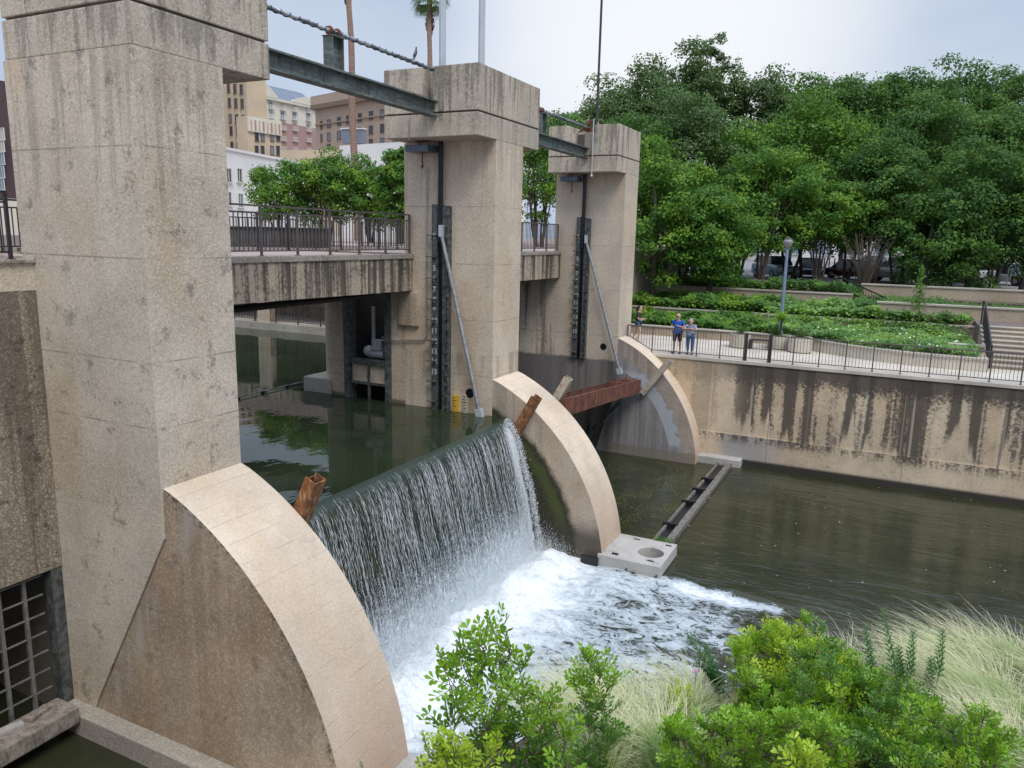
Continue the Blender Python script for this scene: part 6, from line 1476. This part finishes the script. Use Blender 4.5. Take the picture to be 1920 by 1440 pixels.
# parked cars
def car(label, px, py, rz, paint, L_=4.5, H=1.45, kind='sedan', tail=False, z=6.42):
    p = at(px, py, 2, z); t = thing('parked_car', label, 'car', (p.x, p.y, z), rz=rz, group='cars parked beyond the trees'); w2 = .88
    pr = {'sedan': [(-.5, .25), (-.5, .62), (-.46, .70), (-.22, .74), (-.10, H/1.02), (.20, H/1.0), (.36, .86), (.48, .78), (.5, .6), (.5, .25)],
          'suv': [(-.5, .3), (-.5, .95), (-.47, 1.0), (-.24, 1.05), (-.14, H), (.40, H), (.47, 1.1), (.5, .9), (.5, .3)],
          'pickup': [(-.5, .35), (-.5, .95), (-.26, 1.05), (-.18, H), (.04, H), (.08, 1.02), (.5, 1.02), (.5, .35)]}[kind]
    body = [(q[0]*L_, min(q[1], .78 if kind == 'sedan' else 1.04)) for q in pr]
    MB().prism([q for q in body], 1, -w2, w2).build('body', paint, t, bevel=.07, smooth=True)
    cab = [(q[0]*L_, q[1]) for q in pr if q[1] > (.72 if kind == 'sedan' else .99)]; mb = MB(); n = len(cab)
    zt = max(q[1] for q in cab); zb = min(q[1] for q in cab)
    for sy in (-1, 1): mb.v += [(q[0], sy*(w2-.06-.14*(q[1]-zb)/(zt-zb)), q[1]) for q in cab]
    mb.f = [tuple(range(n)), tuple(range(2*n-1, n-1, -1))]+[(i, (i+1) % n, n+(i+1) % n, n+i) for i in range(n)]; mb.mi = [0]*len(mb.f); mb.build('glasshouse', WIN, t, bevel=.03)
    tp = [q for q in cab if q[1] > zt-.08]; x0 = min(q[0] for q in tp); x1 = max(q[0] for q in tp); MB().box(x0-.05, x1+.05, -w2+.19, w2-.19, zt-.01, zt+.04).build('roof', paint, t, bevel=.02)
    for x in (-.32, .32):
        for sy in (-1, 1):
            b = MB(); b.lathe([(.20, -.105), (.33, -.10), (.345, 0), (.33, .10), (.20, .105)], n=18); b.v = [(x*L_+v[0], sy*(w2-.08)+v[2], .345+v[1]) for v in b.v]; wh = b.build('wheel', BLK, t)
            b = MB(); b.lathe([(.19, -.112), (.19, .112)], n=12); b.v = [(x*L_+v[0], sy*(w2-.08)+v[2], .345+v[1]) for v in b.v]; b.build('rim', M['galv'], wh)
    for sy in (-1, 1):
        MB().box(-L_/2-.015, -L_/2+.08, sy*.66-.16, sy*.66+.16, .56, .70).build('headlight', SOCK, t, bevel=.02); MB().box(L_/2-.08, L_/2+.015, sy*.68-.14, sy*.68+.14, .60, .74).build('tail_light', simple('tail_red', (.4, .02, .02), .3), t, bevel=.02)
    MB().box(-L_/2-.02, -L_/2+.05, -.45, .45, .40, .58).build('grille', BLK, t)
def paint(n, c): return simple(n, c, .25, .2, .05, 1)
RZ = YAW+R(90)
car('pale blue car parked left of the street lamp, seen between stems', 1452, 522, RZ+.1, paint('pale_blue_paint', (.30, .42, .52)), kind='suv', H=1.6)
car('dark blue car parked just right of the street lamp', 1518, 520, RZ-.3, paint('dark_blue_paint', (.03, .07, .20)))
car('dark red car parked left of the silver pickup', 1602, 524, RZ+.4, paint('dark_red_paint', (.09, .02, .025)))
car('silver pickup with dark grille parked between the trees', 1682, 530, RZ+.15, paint('silver_paint', (.42, .43, .45)), 5.2, 1.75, 'pickup')
car('white sedan parked right of the silver pickup', 1745, 528, RZ-.3, paint('white_paint', (.72, .72, .72)))
car('white van-like car parked behind the drooping elms', 1815, 530, RZ+.1, paint('white_paint', (.70, .71, .72)), kind='suv', H=1.7)
car('silver car parked near the right edge of the photo', 1885, 534, RZ+.3, paint('pale_silver_paint', (.55, .57, .60)))
car('grey car parked in the second rank behind the pickup', 1640, 508, RZ+.2, paint('grey_paint', (.20, .21, .22)))
car('white car parked in the second rank at right', 1850, 512, RZ+.2, paint('white_paint', (.72, .72, .72)))
# red and white barrier posts, red signs
for k, px in enumerate((1543, 1552, 1562)):
    p = at(px, 520, 2, 6.42); t = thing('barrier_post', ('left', 'middle', 'right')[k]+' one of three red barrier posts beyond the dark blue car', 'post', p, group='red barrier posts'); MB().tube([p, p+Vector((0, 0, 1.5))], .05, 8).build('post', simple('red_paint', (.5, .04, .03), .5), t); MB().tube([p+Vector((0, 0, .7)), p+Vector((0, 0, .95))], .055, 8).build('white_band', SOCK, t)
for k, (px, py) in enumerate(((1897, 464), (1800, 464))):
    p = Pd(px, py, 50); t = thing('traffic_sign', ('red octagonal sign near the right edge behind the leaves', 'small red sign left of the other one behind the leaves')[k], 'sign', (p.x, p.y, 6.42)); r = .38 if k == 0 else .26
    MB().tube([(p.x, p.y, 6.42), (p.x, p.y, p.z)], .03, 6).build('pole', M['galv'], t)
    b = MB(); b.lathe([(r, -.01), (r, .01)], n=8); o = b.build('face', simple('red_sign_face', (.55, .05, .035), .4), t, origin=None)
    v = FWD.copy(); v.z = 0; v.normalize(); o.data.transform(Matrix.Translation(ORG[t.name])); o.data.transform(v.to_track_quat('Z', 'Y').to_matrix().to_4x4()); o.location = (0, 0, p.z-6.42)
# things on the upstream plaza
for k, (px, w_, c_) in enumerate(((540, 1.6, (.10, .07, .055)), (478, 1.2, (.14, .12, .11)))):
    p = Pd(px, 440, 30); t = thing('utility_box', ('brown slatted enclosure behind the footbridge railing', 'grey-brown cabinet behind the footbridge railing near the nearest pier')[k], 'enclosure', (p.x, p.y, 8.4))
    MB().box(p.x-w_, p.x+w_, p.y-.5, p.y+.5, 8.4, 9.1).build('body', simple('enclosure_brown', c_, .8), t, bevel=.02); MB().box(p.x-w_-.04, p.x+w_+.04, p.y-.55, p.y+.55, 9.1, 9.16).build('lid', M['iron'], t)
